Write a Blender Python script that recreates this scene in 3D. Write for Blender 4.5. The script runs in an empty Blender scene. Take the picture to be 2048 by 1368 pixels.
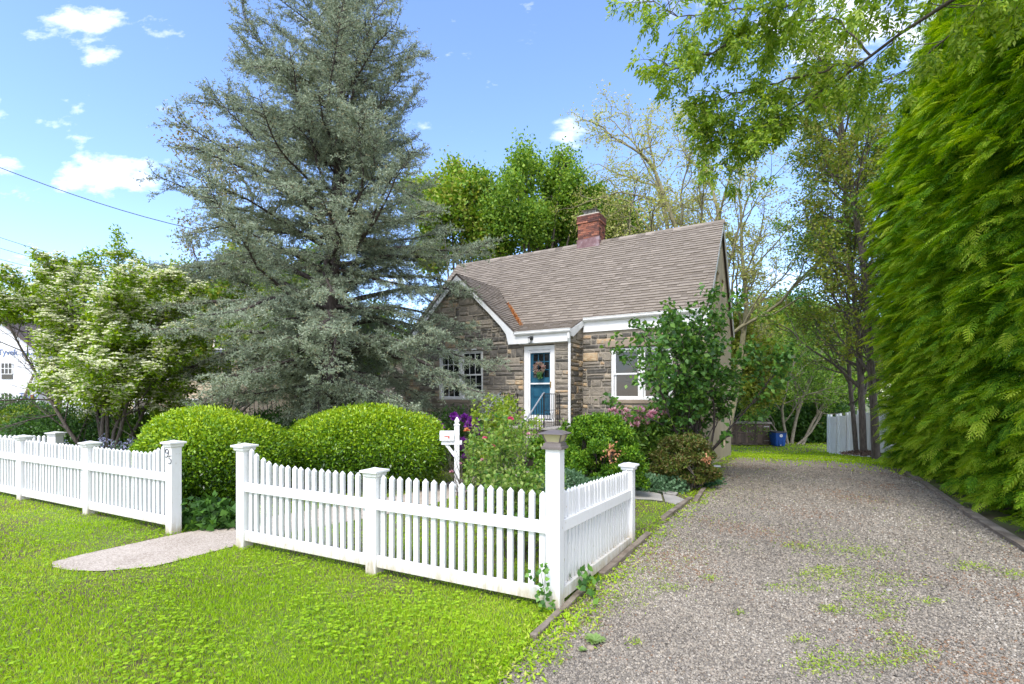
import bpy, bmesh, math, random
import numpy as np
from mathutils import Vector, Matrix
R = math.radians
random.seed(7)
SC = bpy.context.scene
COL = SC.collection

# ---------------------------------------------------------------- camera
CAMH, F = 1.9, 970.0
cam = bpy.data.objects.new('camera', bpy.data.cameras.new('camera'))
COL.objects.link(cam)
cam.location = (0, 0, CAMH); cam.rotation_euler = (R(90), 0, 0)
cam.data.sensor_width = 36; cam.data.lens = F/2048*36
cam.data.shift_y = (790-684)/2048
cam.data.clip_start = .05; cam.data.clip_end = 1500
SC.camera = cam
SC.render.resolution_x, SC.render.resolution_y = 1024, 684

# ---------------------------------------------------------------- sky and sun
SUN_DIR = Vector((-.27, -.74, .98)).normalized()
SUN_EL = math.asin(SUN_DIR.z); SUN_AZ = math.atan2(SUN_DIR.x, SUN_DIR.y)
W = bpy.data.worlds.new('World'); SC.world = W; W.use_nodes = True
nt = W.node_tree; nt.nodes.clear()
def N(nt, t, **k):
    n = nt.nodes.new(t)
    for a, b in k.items():
        if a.startswith('i_'): n.inputs[a[2:].replace('_', ' ')].default_value = b
        else: setattr(n, a, b)
    return n
sky = N(nt, 'ShaderNodeTexSky', sky_type='NISHITA', sun_disc=False, sun_elevation=SUN_EL, sun_rotation=SUN_AZ,
        air_density=1.0, dust_density=.35, ozone_density=2.6)
tc = N(nt, 'ShaderNodeTexCoord')
sep = N(nt, 'ShaderNodeSeparateXYZ'); nt.links.new(tc.outputs['Generated'], sep.inputs[0])
def M(op, a, b=None, c=None, nt=nt):
    n = nt.nodes.new('ShaderNodeMath'); n.operation = op
    for i, v in enumerate((a, b, c)):
        if v is None: continue
        if isinstance(v, (int, float)): n.inputs[i].default_value = v
        else: nt.links.new(v, n.inputs[i])
    return n.outputs[0]
yy = M('MAXIMUM', M('ABSOLUTE', sep.outputs['Y']), .05)
gx = M('DIVIDE', sep.outputs['X'], yy); gz_ = M('DIVIDE', sep.outputs['Z'], yy)
noi = N(nt, 'ShaderNodeTexNoise', i_Scale=9.0, i_Detail=9.0, i_Roughness=.62)
cmb = N(nt, 'ShaderNodeCombineXYZ'); nt.links.new(M('MULTIPLY', gx, .8), cmb.inputs[0]); nt.links.new(M('MULTIPLY', gz_, 1.7), cmb.inputs[1]); nt.links.new(sep.outputs['Y'], cmb.inputs[2])
nt.links.new(cmb.outputs[0], noi.inputs['Vector'])
mask = None
# clouds of the day, placed by direction in the sky: (tan azimuth, tan height, widths, softness)
for (cx, cz, sx, sz, amp) in [(-.905, .775, .14, .055, 1.0), (-.84, .70, .07, .03, .7), (-.82, .452, .115, .05, 1.15), (-1.03, .48, .06, .026, .9),
                         (-.99, .262, .09, .03, .8), (.105, .535, .055, .045, .75), (.72, .76, .36, .13, .95), (.25, .82, .08, .04, .55),
                         (.60, .22, .30, .12, .45), (-1.3, .6, .25, .12, .9), (1.5, .7, .3, .2, .9)]:
    a = M('DIVIDE', M('SUBTRACT', gx, cx), sx); b = M('DIVIDE', M('SUBTRACT', gz_, cz), sz)
    d = M('SQRT', M('ADD', M('MULTIPLY', a, a), M('MULTIPLY', b, b)))
    m = M('MULTIPLY', M('MAXIMUM', M('SUBTRACT', 1.25, d), 0.0), amp)
    mask = m if mask is None else M('MAXIMUM', mask, m)
# away from the view a broad bright cloud is added, behind and to the sides, as white fill light
fill_cloud = N(nt, 'ShaderNodeMapRange', interpolation_type='SMOOTHSTEP'); nt.links.new(sep.outputs['Y'], fill_cloud.inputs[0]); fill_cloud.inputs[1].default_value = .28; fill_cloud.inputs[2].default_value = -.1; fill_cloud.inputs[3].default_value = 0; fill_cloud.inputs[4].default_value = 1.35
mask = M('MAXIMUM', mask, fill_cloud.outputs[0])
cl = M('MULTIPLY', M('SUBTRACT', M('ADD', M('MULTIPLY', M('MINIMUM', mask, 1.15), .62), M('MULTIPLY', noi.outputs[0], 2.3)), 1.42), 1.05)
clc = N(nt, 'ShaderNodeClamp'); nt.links.new(cl, clc.inputs[0]); clc.inputs['Max'].default_value = .82
hs = N(nt, 'ShaderNodeHueSaturation', i_Saturation=1.04, i_Value=1.0); nt.links.new(sky.outputs[0], hs.inputs['Color'])
tint = N(nt, 'ShaderNodeMix', data_type='RGBA', blend_type='MULTIPLY'); tint.inputs[0].default_value = 1
nt.links.new(hs.outputs[0], tint.inputs[6]); tint.inputs[7].default_value = (.98, .95, 1.06, 1)
mx = N(nt, 'ShaderNodeMix', data_type='RGBA'); nt.links.new(clc.outputs[0], mx.inputs[0]); nt.links.new(tint.outputs[2], mx.inputs[6])
mx.inputs[7].default_value = (7.0, 6.8, 6.6, 1)
bg = N(nt, 'ShaderNodeBackground', i_Strength=.15); nt.links.new(mx.outputs[2], bg.inputs[0])
wo = N(nt, 'ShaderNodeOutputWorld'); nt.links.new(bg.outputs[0], wo.inputs[0])
sl = bpy.data.lights.new('sun', 'SUN'); sl.energy = 1.35; sl.angle = R(18); sl.color = (1, .965, .91)
so = bpy.data.objects.new('sun', sl); COL.objects.link(so); so.rotation_euler = SUN_DIR.to_track_quat('Z', 'Y').to_euler()
SC.view_settings.view_transform = 'Standard'; SC.view_settings.look = 'None'; SC.view_settings.gamma = 1
SC.view_settings.exposure = 1.42
SC.render.engine = 'CYCLES'
SC.cycles.max_bounces = 6; SC.cycles.transparent_max_bounces = 8; SC.cycles.diffuse_bounces = 4

# ---------------------------------------------------------------- helpers
def X(px, Y): return (px-1024)/F*Y
def Zh(py, Y): return CAMH+(790-py)/F*Y
def sm(a, b, x):
    t = np.clip((np.asarray(x, float)-a)/(b-a), 0, 1); return t*t*(3-2*t)
def gz(x, y):
    x = np.asarray(x, float); y = np.asarray(y, float)
    back = -.9*sm(13.5, 27, y+.15*x)
    left = .08*sm(2, 9, -x)*sm(4, 7, y)
    return back+left+.012*np.sin(x*1.3+y*.7)*sm(3, 6, y)
def tag(o, label=None, cat=None, group=None, kind=None):
    if label: o['label'] = label
    if cat: o['category'] = cat
    if group: o['group'] = group
    if kind: o['kind'] = kind
    return o
def thing(name, label, cat, loc=(0, 0, 0), rz=0, group=None):
    o = bpy.data.objects.new(name, None); COL.objects.link(o); o.empty_display_size = .2
    o.location = loc; o.rotation_euler = (0, 0, rz)
    return tag(o, label, cat, group)
def link(name, me, mat, parent=None):
    o = bpy.data.objects.new(name, me); COL.objects.link(o)
    if mat is not None and len(me.materials) == 0: me.materials.append(mat)
    if parent: o.parent = parent
    return o
def npmesh(name, V, F_, mat, parent=None, r=None, smooth=False, uv=None):
    me = bpy.data.meshes.new(name); V = np.asarray(V, np.float32); F_ = np.asarray(F_, np.int32)
    n, k = F_.shape
    me.vertices.add(len(V)); me.vertices.foreach_set('co', V.ravel())
    me.loops.add(n*k); me.loops.foreach_set('vertex_index', F_.ravel())
    me.polygons.add(n); me.polygons.foreach_set('loop_start', np.arange(0, n*k, k, dtype=np.int32))
    try: me.polygons.foreach_set('loop_total', np.full(n, k, np.int32))
    except Exception: pass
    if r is not None:
        a = me.attributes.new('r', 'FLOAT', 'FACE'); a.data.foreach_set('value', np.asarray(r, np.float32))
    me.update(calc_edges=True)
    if smooth: me.polygons.foreach_set('use_smooth', np.ones(n, bool))
    return link(name, me, mat, parent)
class MB:
    """collects boxes, prisms and tubes that form ONE part"""
    def __init__(s): s.v = []; s.f = []; s.r = []
    def add(s, vs, fs, r=None):
        b = len(s.v); s.v += [tuple(map(float, q)) for q in vs]; s.f += [tuple(i+b for i in f) for f in fs]
        s.r += [random.random() if r is None else r]*len(fs); return s
    def box(s, a, b, r=None):
        x0, y0, z0 = a; x1, y1, z1 = b
        return s.add([(x0, y0, z0), (x1, y0, z0), (x1, y1, z0), (x0, y1, z0), (x0, y0, z1), (x1, y0, z1), (x1, y1, z1), (x0, y1, z1)],
                     [(0, 3, 2, 1), (4, 5, 6, 7), (0, 1, 5, 4), (1, 2, 6, 5), (2, 3, 7, 6), (3, 0, 4, 7)], r)
    def loft(s, rings, cap=True, r=None):
        k = len(rings[0]); vs = [p for q in rings for p in q]; fs = []
        for i in range(len(rings)-1):
            for j in range(k): fs.append((i*k+j, i*k+(j+1) % k, (i+1)*k+(j+1) % k, (i+1)*k+j))
        if cap: fs.append(tuple(range(k))[::-1]); fs.append(tuple((len(rings)-1)*k+j for j in range(k)))
        return s.add(vs, fs, r)
    def sq(s, prof, cx=0, cy=0):
        return s.loft([[(cx-w, cy-w, z), (cx+w, cy-w, z), (cx+w, cy+w, z), (cx-w, cy+w, z)] for w, z in prof])
    def lathe(s, prof, cx=0, cy=0, k=16):
        return s.loft([[(cx+w*math.cos(2*math.pi*j/k), cy+w*math.sin(2*math.pi*j/k), z) for j in range(k)] for w, z in prof])
    def bar(s, a, b, w, h=None, up=(0, 0, 1)):
        a = Vector(a); b = Vector(b); h = h or w; d = (b-a).normalized(); u = Vector(up)
        if abs(d.dot(u)) > .98: u = Vector((0, 1, 0))
        sd = d.cross(u).normalized(); u = sd.cross(d)
        rg = [[c-sd*w/2-u*h/2, c+sd*w/2-u*h/2, c+sd*w/2+u*h/2, c-sd*w/2+u*h/2] for c in (a, b)]
        return s.loft(rg)
    def tube(s, pts, rad, k=8):
        pts = [Vector(p) for p in pts]; rg = []
        for i, p in enumerate(pts):
            d = (pts[min(i+1, len(pts)-1)]-pts[max(i-1, 0)]).normalized()
            u = Vector((0, 0, 1)) if abs(d.z) < .9 else Vector((0, 1, 0))
            a = d.cross(u).normalized(); b = d.cross(a); rr = rad[i] if hasattr(rad, '__len__') else rad
            rg.append([p+a*rr*math.cos(2*math.pi*j/k)+b*rr*math.sin(2*math.pi*j/k) for j in range(k)])
        return s.loft(rg)
    def poly(s, pts, ext, r=None):
        """prism of a polygon pts pushed by vector ext"""
        e = Vector(ext); k = len(pts); vs = [Vector(p) for p in pts]+[Vector(p)+e for p in pts]
        fs = [tuple(range(k))[::-1], tuple(range(k, 2*k))]+[(i, (i+1) % k, (i+1) % k+k, i+k) for i in range(k)]
        return s.add(vs, fs, r)
    def build(s, name, mat, parent=None, bevel=0, smooth=False):
        me = bpy.data.meshes.new(name); me.from_pydata(s.v, [], s.f)
        bm = bmesh.new(); bm.from_mesh(me); bmesh.ops.recalc_face_normals(bm, faces=bm.faces)
        bm.to_mesh(me); bm.free()
        a = me.attributes.new('r', 'FLOAT', 'FACE'); a.data.foreach_set('value', s.r)
        if smooth: me.polygons.foreach_set('use_smooth', [True]*len(me.polygons))
        o = link(name, me, mat, parent)
        if bevel:
            m = o.modifiers.new('bevel', 'BEVEL'); m.width = bevel; m.segments = 2; m.limit_method = 'ANGLE'
        return o
def tubes(polys, k=5):
    V = []; Fs = []; b = 0
    ang = np.arange(k)*2*np.pi/k; ca, sa = np.cos(ang), np.sin(ang)
    for pts, rad in polys:
        pts = np.asarray(pts, float); n = len(pts)
        d = np.gradient(pts, axis=0); d /= np.linalg.norm(d, axis=1)[:, None]+1e-9
        up = np.array([0, 0, 1.]) if abs(d[0, 2]) < .9 else np.array([0, 1., 0])
        a = np.cross(d, up); a /= np.linalg.norm(a, axis=1)[:, None]+1e-9; c = np.cross(d, a)
        rad = np.asarray(rad)[:, None, None]
        V.append((pts[:, None]+rad*(a[:, None]*ca[None, :, None]+c[:, None]*sa[None, :, None])).reshape(-1, 3))
        i = np.arange(n-1)[:, None]*k; j = np.arange(k)[None]; j2 = (j+1) % k
        Fs.append(np.stack([i+j, i+j2, i+k+j2, i+k+j], -1).reshape(-1, 4)+b); b += n*k
    return np.concatenate(V), np.concatenate(Fs)
def unit(v): return v/(np.linalg.norm(v, axis=-1, keepdims=True)+1e-9)
def leafquads(C, A, Nn, L, Wd, fold=.15):
    """diamond leaves: base C, axis A, normal Nn"""
    L = np.broadcast_to(L, (len(C),))[:, None]; Wd = np.broadcast_to(Wd, (len(C),))[:, None]
    A = unit(A); S = unit(np.cross(A, Nn)); Nn = np.cross(S, A)
    b = C; t = C+A*L-Nn*L*.12; l = C+A*L*.42-S*Wd/2+Nn*Wd*fold; r = C+A*L*.42+S*Wd/2+Nn*Wd*fold
    V = np.stack([b, r, t, l], 1).reshape(-1, 3); F_ = np.arange(len(C)*4).reshape(-1, 4)
    return V, F_
def leafobj(name, C, A, Nn, L, Wd, mat, parent=None, r=None, rng=None, fold=.15):
    V, F_ = leafquads(C, A, Nn, L, Wd, fold)
    if r is None: r = (rng or np.random.default_rng(1)).random(len(C))
    return npmesh(name, V, F_, mat, parent, r)
def rdir(rng, n): return unit(rng.normal(size=(n, 3)))

# ---------------------------------------------------------------- materials
MATS = {}
def newmat(name):
    m = bpy.data.materials.new(name); m.use_nodes = True; m.node_tree.nodes.clear(); MATS[name] = m; return m, m.node_tree
def ramp(nt, fac, cols, interp='LINEAR'):
    n = nt.nodes.new('ShaderNodeValToRGB'); cr = n.color_ramp; cr.interpolation = interp
    while len(cr.elements) < len(cols): cr.elements.new(.5)
    for i, c in enumerate(cols):
        p, c = c if len(c) == 2 else (i/(len(cols)-1), c)
        cr.elements[i].position = p; cr.elements[i].color = (*c, 1)
    nt.links.new(fac, n.inputs[0]); return n.outputs[0]
def leafmat(name, cols, trans=.35, rough=.45, spec=.35, noise=.0):
    m, nt = newmat(name)
    at = N(nt, 'ShaderNodeAttribute', attribute_name='r')
    c = ramp(nt, at.outputs['Fac'], cols)
    p = N(nt, 'ShaderNodeBsdfPrincipled', i_Roughness=rough); p.inputs['Specular IOR Level'].default_value = spec
    nt.links.new(c, p.inputs['Base Color'])
    t = N(nt, 'ShaderNodeBsdfTranslucent')
    hv = N(nt, 'ShaderNodeHueSaturation', i_Hue=.485, i_Saturation=1.1, i_Value=1.35); nt.links.new(c, hv.inputs['Color']); nt.links.new(hv.outputs[0], t.inputs[0])
    x = N(nt, 'ShaderNodeMixShader', i_Fac=trans); nt.links.new(p.outputs[0], x.inputs[1]); nt.links.new(t.outputs[0], x.inputs[2])
    o = N(nt, 'ShaderNodeOutputMaterial'); nt.links.new(x.outputs[0], o.inputs[0]); return m
def surf(name, cols, scale=4, rough=.7, detail=6, bump=0, bscale=None, spec=.4, attr=0, metallic=0, stretch=(1, 1, 1), dist=.01, wave=None):
    """principled with noise colour; attr mixes in the per face value"""
    m, nt = newmat(name)
    tc = N(nt, 'ShaderNodeTexCoord'); mp = N(nt, 'ShaderNodeMapping', i_Scale=stretch); nt.links.new(tc.outputs['Object'], mp.inputs[0])
    n = N(nt, 'ShaderNodeTexNoise', i_Scale=scale, i_Detail=detail, i_Roughness=.6); nt.links.new(mp.outputs[0], n.inputs['Vector'])
    f = n.outputs[0]
    f = M('ADD', M('MULTIPLY', M('SUBTRACT', f, .5), 1.9*(1-attr)), .5, nt=nt) if False else M('ADD', M('MULTIPLY', M('SUBTRACT', f, .5, nt=nt), 1.9*(1-attr*.6), nt=nt), .5, nt=nt)
    if attr:
        at = N(nt, 'ShaderNodeAttribute', attribute_name='r')
        f = M('ADD', f, M('MULTIPLY', M('SUBTRACT', at.outputs['Fac'], .5, nt=nt), attr, nt=nt), nt=nt)
    c = ramp(nt, f, cols)
    p = N(nt, 'ShaderNodeBsdfPrincipled', i_Roughness=rough, i_Metallic=metallic); p.inputs['Specular IOR Level'].default_value = spec
    nt.links.new(c, p.inputs['Base Color'])
    if bump:
        n2 = N(nt, 'ShaderNodeTexNoise', i_Scale=bscale or scale*5, i_Detail=8.0, i_Roughness=.65); nt.links.new(mp.outputs[0], n2.inputs['Vector'])
        b = N(nt, 'ShaderNodeBump', i_Strength=bump, i_Distance=dist); nt.links.new(n2.outputs[0], b.inputs['Height']); nt.links.new(b.outputs[0], p.inputs['Normal'])
    o = N(nt, 'ShaderNodeOutputMaterial'); nt.links.new(p.outputs[0], o.inputs[0]); return m

# painted wood: white, thin, with dirt at the foot and small marks
def paintmat():
    m, nt = newmat('fence_paint'); tc = N(nt, 'ShaderNodeTexCoord')
    g = N(nt, 'ShaderNodeNewGeometry'); sp = N(nt, 'ShaderNodeSeparateXYZ'); nt.links.new(g.outputs['Position'], sp.inputs[0])
    n = N(nt, 'ShaderNodeTexNoise', i_Scale=7.0, i_Detail=8.0, i_Roughness=.7)
    mp = N(nt, 'ShaderNodeMapping', i_Scale=(3, 3, .7)); nt.links.new(g.outputs['Position'], mp.inputs[0]); nt.links.new(mp.outputs[0], n.inputs['Vector'])
    foot = M('SUBTRACT', 1.0, M('MULTIPLY', sp.outputs['Z'], 3.6, nt=nt), nt=nt)
    foot = M('MAXIMUM', foot, 0.0, nt=nt)
    dirt = M('MULTIPLY', foot, M('MULTIPLY', n.outputs[0], 1.1, nt=nt), nt=nt)
    n3 = N(nt, 'ShaderNodeTexNoise', i_Scale=26.0, i_Detail=3.0); nt.links.new(g.outputs['Position'], n3.inputs['Vector'])
    spots = M('MULTIPLY', M('MAXIMUM', M('SUBTRACT', n3.outputs[0], .67, nt=nt), 0.0, nt=nt), 4.0, nt=nt)
    f = N(nt, 'ShaderNodeClamp'); nt.links.new(M('ADD', M('ADD', dirt, spots, nt=nt), M('MULTIPLY', M('SUBTRACT', n.outputs[0], .5, nt=nt), .55, nt=nt), nt=nt), f.inputs[0])
    c = ramp(nt, f.outputs[0], [(0, (.75, .75, .74)), (.14, (.70, .69, .665)), (.45, (.50, .44, .34)), (1, (.25, .2, .15))])
    p = N(nt, 'ShaderNodeBsdfPrincipled', i_Roughness=.5); nt.links.new(c, p.inputs['Base Color'])
    n2 = N(nt, 'ShaderNodeTexNoise', i_Scale=6.0, i_Detail=5.0); mp2 = N(nt, 'ShaderNodeMapping', i_Scale=(12, 12, 1.5)); nt.links.new(g.outputs['Position'], mp2.inputs[0]); nt.links.new(mp2.outputs[0], n2.inputs['Vector'])
    b = N(nt, 'ShaderNodeBump', i_Strength=.25, i_Distance=.004); nt.links.new(n2.outputs[0], b.inputs['Height']); nt.links.new(b.outputs[0], p.inputs['Normal'])
    o = N(nt, 'ShaderNodeOutputMaterial'); nt.links.new(p.outputs[0], o.inputs[0]); return m
PAINT = paintmat()
WHITE = surf('trim_white', [(.70, .70, .68), (.80, .80, .79), (.83, .83, .82)], 3, .45, bump=.1)
STONE = surf('fieldstone', [(0, (.10, .092, .08)), (.2, (.17, .152, .128)), (.42, (.245, .212, .17)), (.62, (.31, .265, .205)), (.80, (.39, .33, .25)), (.90, (.44, .29, .16)), (1, (.50, .39, .25))], 9, .85, attr=1.0, bump=.9, bscale=14, dist=.03)
MORTAR = surf('mortar', [(.30, .26, .20), (.42, .37, .30)], 8, .9, bump=.5)
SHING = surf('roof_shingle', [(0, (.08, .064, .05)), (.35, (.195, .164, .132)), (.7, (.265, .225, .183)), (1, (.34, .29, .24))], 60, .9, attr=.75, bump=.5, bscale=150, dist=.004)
STUCCO = surf('stucco', [(.42, .35, .25), (.55, .465, .34), (.60, .51, .38)], 1.3, .9, bump=.35, bscale=60, stretch=(2, 2, .5))
BRICKC = surf('brick', [(0, (.07, .035, .03)), (.35, (.15, .06, .045)), (.7, (.28, .10, .06)), (1, (.38, .16, .10))], 12, .85, attr=.9, bump=.4)
COPPER = surf('old_copper', [(.16, .09, .09), (.25, .15, .15), (.4, .33, .34)], 6, .45, metallic=.5)
METALG = surf('grey_metal', [(.35, .34, .32), (.5, .49, .46)], 8, .4, metallic=.7)
IRON = surf('black_iron', [(.012, .012, .013), (.03, .03, .032)], 20, .4)
GREYP = surf('handrail_grey', [(.22, .23, .25), (.33, .34, .36)], 9, .4)
def glassmat():
    m, nt = newmat('dark_glass'); p = N(nt, 'ShaderNodeBsdfPrincipled', i_Roughness=.04)
    p.inputs['Base Color'].default_value = (.012, .014, .016, 1); p.inputs['Specular IOR Level'].default_value = .7
    g = N(nt, 'ShaderNodeTexCoord'); n = N(nt, 'ShaderNodeTexNoise', i_Scale=1.6, i_Detail=2.0); nt.links.new(g.outputs['Object'], n.inputs['Vector'])
    b = N(nt, 'ShaderNodeBump', i_Strength=.12, i_Distance=.05); nt.links.new(n.outputs[0], b.inputs['Height']); nt.links.new(b.outputs[0], p.inputs['Normal'])
    o = N(nt, 'ShaderNodeOutputMaterial'); nt.links.new(p.outputs[0], o.inputs[0]); return m
GLASS = glassmat()
BLUED = surf('blue_door', [(.012, .065, .12), (.022, .105, .17), (.035, .13, .20)], 5, .3, bump=.05)
BARKG = surf('bark_grey', [(.05, .04, .035), (.12, .10, .085), (.2, .17, .14)], 9, .95, bump=1, bscale=25, stretch=(3, 3, .6), dist=.03)
BARKC = surf('bark_cedar', [(.035, .027, .025), (.085, .067, .06), (.15, .12, .105)], 9, .95, bump=1, bscale=22, stretch=(3, 3, .5), dist=.03)
BARKB = surf('bark_pale', [(.12, .10, .07), (.26, .23, .17), (.38, .34, .27)], 7, .9, bump=.6)
BARKL = surf('bark_locust', [(.12, .11, .07), (.24, .22, .13), (.34, .30, .18)], 6, .95, bump=.8)
WOODW = surf('weathered_timber', [(.10, .075, .055), (.22, .18, .14), (.36, .31, .25)], 5, .9, bump=.8, stretch=(1, 1, 6), bscale=30)
SHEDW = surf('shed_board', [(0, (.06, .048, .042)), (.5, (.15, .11, .09)), (1, (.30, .21, .15))], 3, .9, attr=.5, bump=.5, stretch=(8, 8, 1))
SIDING = surf('tan_siding', [(.46, .36, .245), (.56, .45, .32)], 3, .7)
WRAP = surf('house_wrap', [(.72, .74, .77), (.82, .83, .85)], 2, .5, bump=.4, bscale=3)
SLATE = surf('slate_roof', [(.10, .12, .13), (.2, .22, .23)], 20, .8, attr=.5)
BROWNR = surf('brown_roof', [(.07, .055, .05), (.14, .115, .1)], 20, .9)
BLUEP = surf('bin_blue', [(.008, .06, .28), (.012, .085, .36)], 4, .45)
DARKP = surf('dark_plastic', [(.03, .03, .035), (.07, .07, .075)], 6, .5)
FLAG = surf('flagstone', [(.26, .24, .22), (.36, .34, .31), (.45, .42, .37)], 3, .9, bump=.6)
LSTONE = surf('lintel_stone', [(.24, .19, .14), (.36, .29, .22)], 6, .9, bump=.6)
RED = surf('flag_red', [(.5, .08, .05), (.6, .12, .08)], 5, .5)
BRASS = surf('brass', [(.5, .32, .1), (.6, .42, .18)], 5, .3, metallic=1)
INKC = surf('dark_numerals', [(.02, .02, .03), (.06, .06, .08)], 5, .5)
WRAPINK = surf('printed_ink', [(.10, .16, .33), (.16, .22, .40)], 5, .6)
AMBER = surf('amber_glass', [(.42, .38, .22), (.55, .5, .3)], 5, .25)
LANT = surf('lantern_bronze', [(.13, .11, .10), (.22, .19, .175)], 6, .45, metallic=.3)
CURT = surf('curtain', [(.35, .33, .27), (.5, .48, .42)], 4, .9)
WIRE = surf('wire_black', [(.02, .02, .02), (.05, .05, .05)], 4, .6)
# ================================================================ GROUND
def gridsheet(name, xs, ys, mat, dz=0):
    Xg, Yg = np.meshgrid(xs, ys); V = np.stack([Xg, Yg, gz(Xg, Yg)+dz], -1).reshape(-1, 3)
    nx, ny = len(xs), len(ys); i = np.arange(ny-1)[:, None]*nx; j = np.arange(nx-1)[None]
    Fc = np.stack([i+j, i+j+1, i+nx+j+1, i+nx+j], -1).reshape(-1, 4)
    return tag(npmesh(name, V, Fc, mat, smooth=True), kind='structure')
def strip(name, L_, R_, mat, dz, n=60, m=24):
    def rs(P):
        P = np.asarray(P, float); d = np.r_[0, np.cumsum(np.linalg.norm(np.diff(P, axis=0), axis=1))]
        t = np.linspace(0, d[-1], n); return np.stack([np.interp(t, d, P[:, 0]), np.interp(t, d, P[:, 1])], -1)
    a, b = rs(L_), rs(R_); w = np.linspace(0, 1, m)[None, :, None]; P = a[:, None]*(1-w)+b[:, None]*w
    V = np.concatenate([P, (gz(P[..., 0], P[..., 1])+dz)[..., None]], -1).reshape(-1, 3)
    i = np.arange(n-1)[:, None]*m; j = np.arange(m-1)[None]
    return tag(npmesh(name, V, np.stack([i+j, i+j+1, i+m+j+1, i+m+j], -1).reshape(-1, 4), mat, smooth=True), kind='structure')
SOIL = surf('soil', [(0, (.07, .05, .035)), (.4, (.13, .105, .06)), (.6, (.13, .17, .04)), (1, (.17, .24, .05))], .9, .95, bump=.8, bscale=25)
def gravelmat():
    m, nt = newmat('gravel'); tc = N(nt, 'ShaderNodeTexCoord')
    v = N(nt, 'ShaderNodeTexVoronoi', i_Scale=44.0); nt.links.new(tc.outputs['Object'], v.inputs['Vector'])
    v2 = N(nt, 'ShaderNodeTexVoronoi', i_Scale=44.0, feature='DISTANCE_TO_EDGE'); nt.links.new(tc.outputs['Object'], v2.inputs['Vector'])
    sp = N(nt, 'ShaderNodeSeparateColor'); nt.links.new(v.outputs['Color'], sp.inputs[0])
    c = ramp(nt, sp.outputs[0], [(0, (.12, .108, .088)), (.3, (.21, .19, .158)), (.6, (.30, .27, .22)), (.85, (.38, .335, .27)), (1, (.50, .45, .38))])
    n = N(nt, 'ShaderNodeTexNoise', i_Scale=1.1, i_Detail=7.0, i_Roughness=.65); nt.links.new(tc.outputs['Object'], n.inputs['Vector'])
    w = ramp(nt, n.outputs[0], [(.3, (1.02, .98, .98)), (.5, (1, .92, .85)), (.62, (.72, .55, .42))])
    mu = N(nt, 'ShaderNodeMix', data_type='RGBA', blend_type='MULTIPLY'); mu.inputs[0].default_value = .6; nt.links.new(c, mu.inputs[6]); nt.links.new(w, mu.inputs[7])
    p = N(nt, 'ShaderNodeBsdfPrincipled', i_Roughness=.85); nt.links.new(mu.outputs[2], p.inputs['Base Color'])
    b = N(nt, 'ShaderNodeBump', i_Strength=1.0, i_Distance=.015); nt.links.new(M('MINIMUM', v2.outputs['Distance'], .25, nt=nt), b.inputs['Height']); nt.links.new(b.outputs[0], p.inputs['Normal'])
    o = N(nt, 'ShaderNodeOutputMaterial'); nt.links.new(p.outputs[0], o.inputs[0]); return m
GRAVEL = gravelmat()
def concmat():
    m, nt = newmat('aggregate_concrete'); tc = N(nt, 'ShaderNodeTexCoord')
    v = N(nt, 'ShaderNodeTexVoronoi', i_Scale=85.0); nt.links.new(tc.outputs['Object'], v.inputs['Vector'])
    sp = N(nt, 'ShaderNodeSeparateColor'); nt.links.new(v.outputs['Color'], sp.inputs[0])
    n = N(nt, 'ShaderNodeTexNoise', i_Scale=2.0, i_Detail=8.0); nt.links.new(tc.outputs['Object'], n.inputs['Vector'])
    f = M('ADD', M('MULTIPLY', sp.outputs[1], .55, nt=nt), M('MULTIPLY', n.outputs[0], .5, nt=nt), nt=nt)
    c = ramp(nt, f, [(.1, (.24, .19, .145)), (.45, (.40, .335, .27)), (.8, (.56, .49, .41))])
    p = N(nt, 'ShaderNodeBsdfPrincipled', i_Roughness=.9); nt.links.new(c, p.inputs['Base Color'])
    b = N(nt, 'ShaderNodeBump', i_Strength=.6, i_Distance=.004); nt.links.new(v.outputs['Distance'], b.inputs['Height']); nt.links.new(b.outputs[0], p.inputs['Normal'])
    o = N(nt, 'ShaderNodeOutputMaterial'); nt.links.new(p.outputs[0], o.inputs[0]); return m
CONC = concmat()
xs = np.unique(np.concatenate([np.linspace(-200, -20, 15), np.linspace(-20, 25, 120), np.linspace(25, 200, 15)]))
ys = np.unique(np.concatenate([np.linspace(-30, 0, 6), np.linspace(0, 45, 120), np.linspace(45, 300, 15)]))
gridsheet('ground', xs, ys, SOIL)
DL = [(-1.6, .3), (-.5, 2.2), (-.05, 3.19), (.20, 3.76), (.44, 4.11), (1.0, 5.06), (1.92, 6.56), (3.1, 8.5), (3.83, 9.7), (5.2, 12.3), (7.9, 16.6), (10.0, 20.3), (11.2, 22.4)]
DR = [(3.6, .3), (4.6, 2.2), (5.3, 3.6), (6.38, 6.04), (7.32, 7.84), (8.72, 10.24), (9.4, 12), (10.6, 15), (11.8, 17.6), (12.6, 19.6), (13.2, 21)]
strip('driveway', DL, DR, GRAVEL, .004, 110, 40)
PA = [(-5.16, 5.44), (-5.08, 5.66), (-4.54, 6.53), (-4.0, 7.16), (-3.45, 7.72), (-2.7, 8.4), (-2.0, 9.3), (-1.5, 10.3), (-.9, 11.4), (-.35, 12.4)]
PB = [(-5.02, 5.30), (-4.78, 5.21), (-4.4, 5.2), (-3.95, 5.34), (-3.4, 6.14), (-2.9, 6.75), (-2.1, 7.5), (-1.35, 8.5), (-.8, 9.6), (-.1, 10.8), (.75, 11.9)]
strip('garden_path', PA, PB, CONC, .014, 60, 10)

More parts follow.
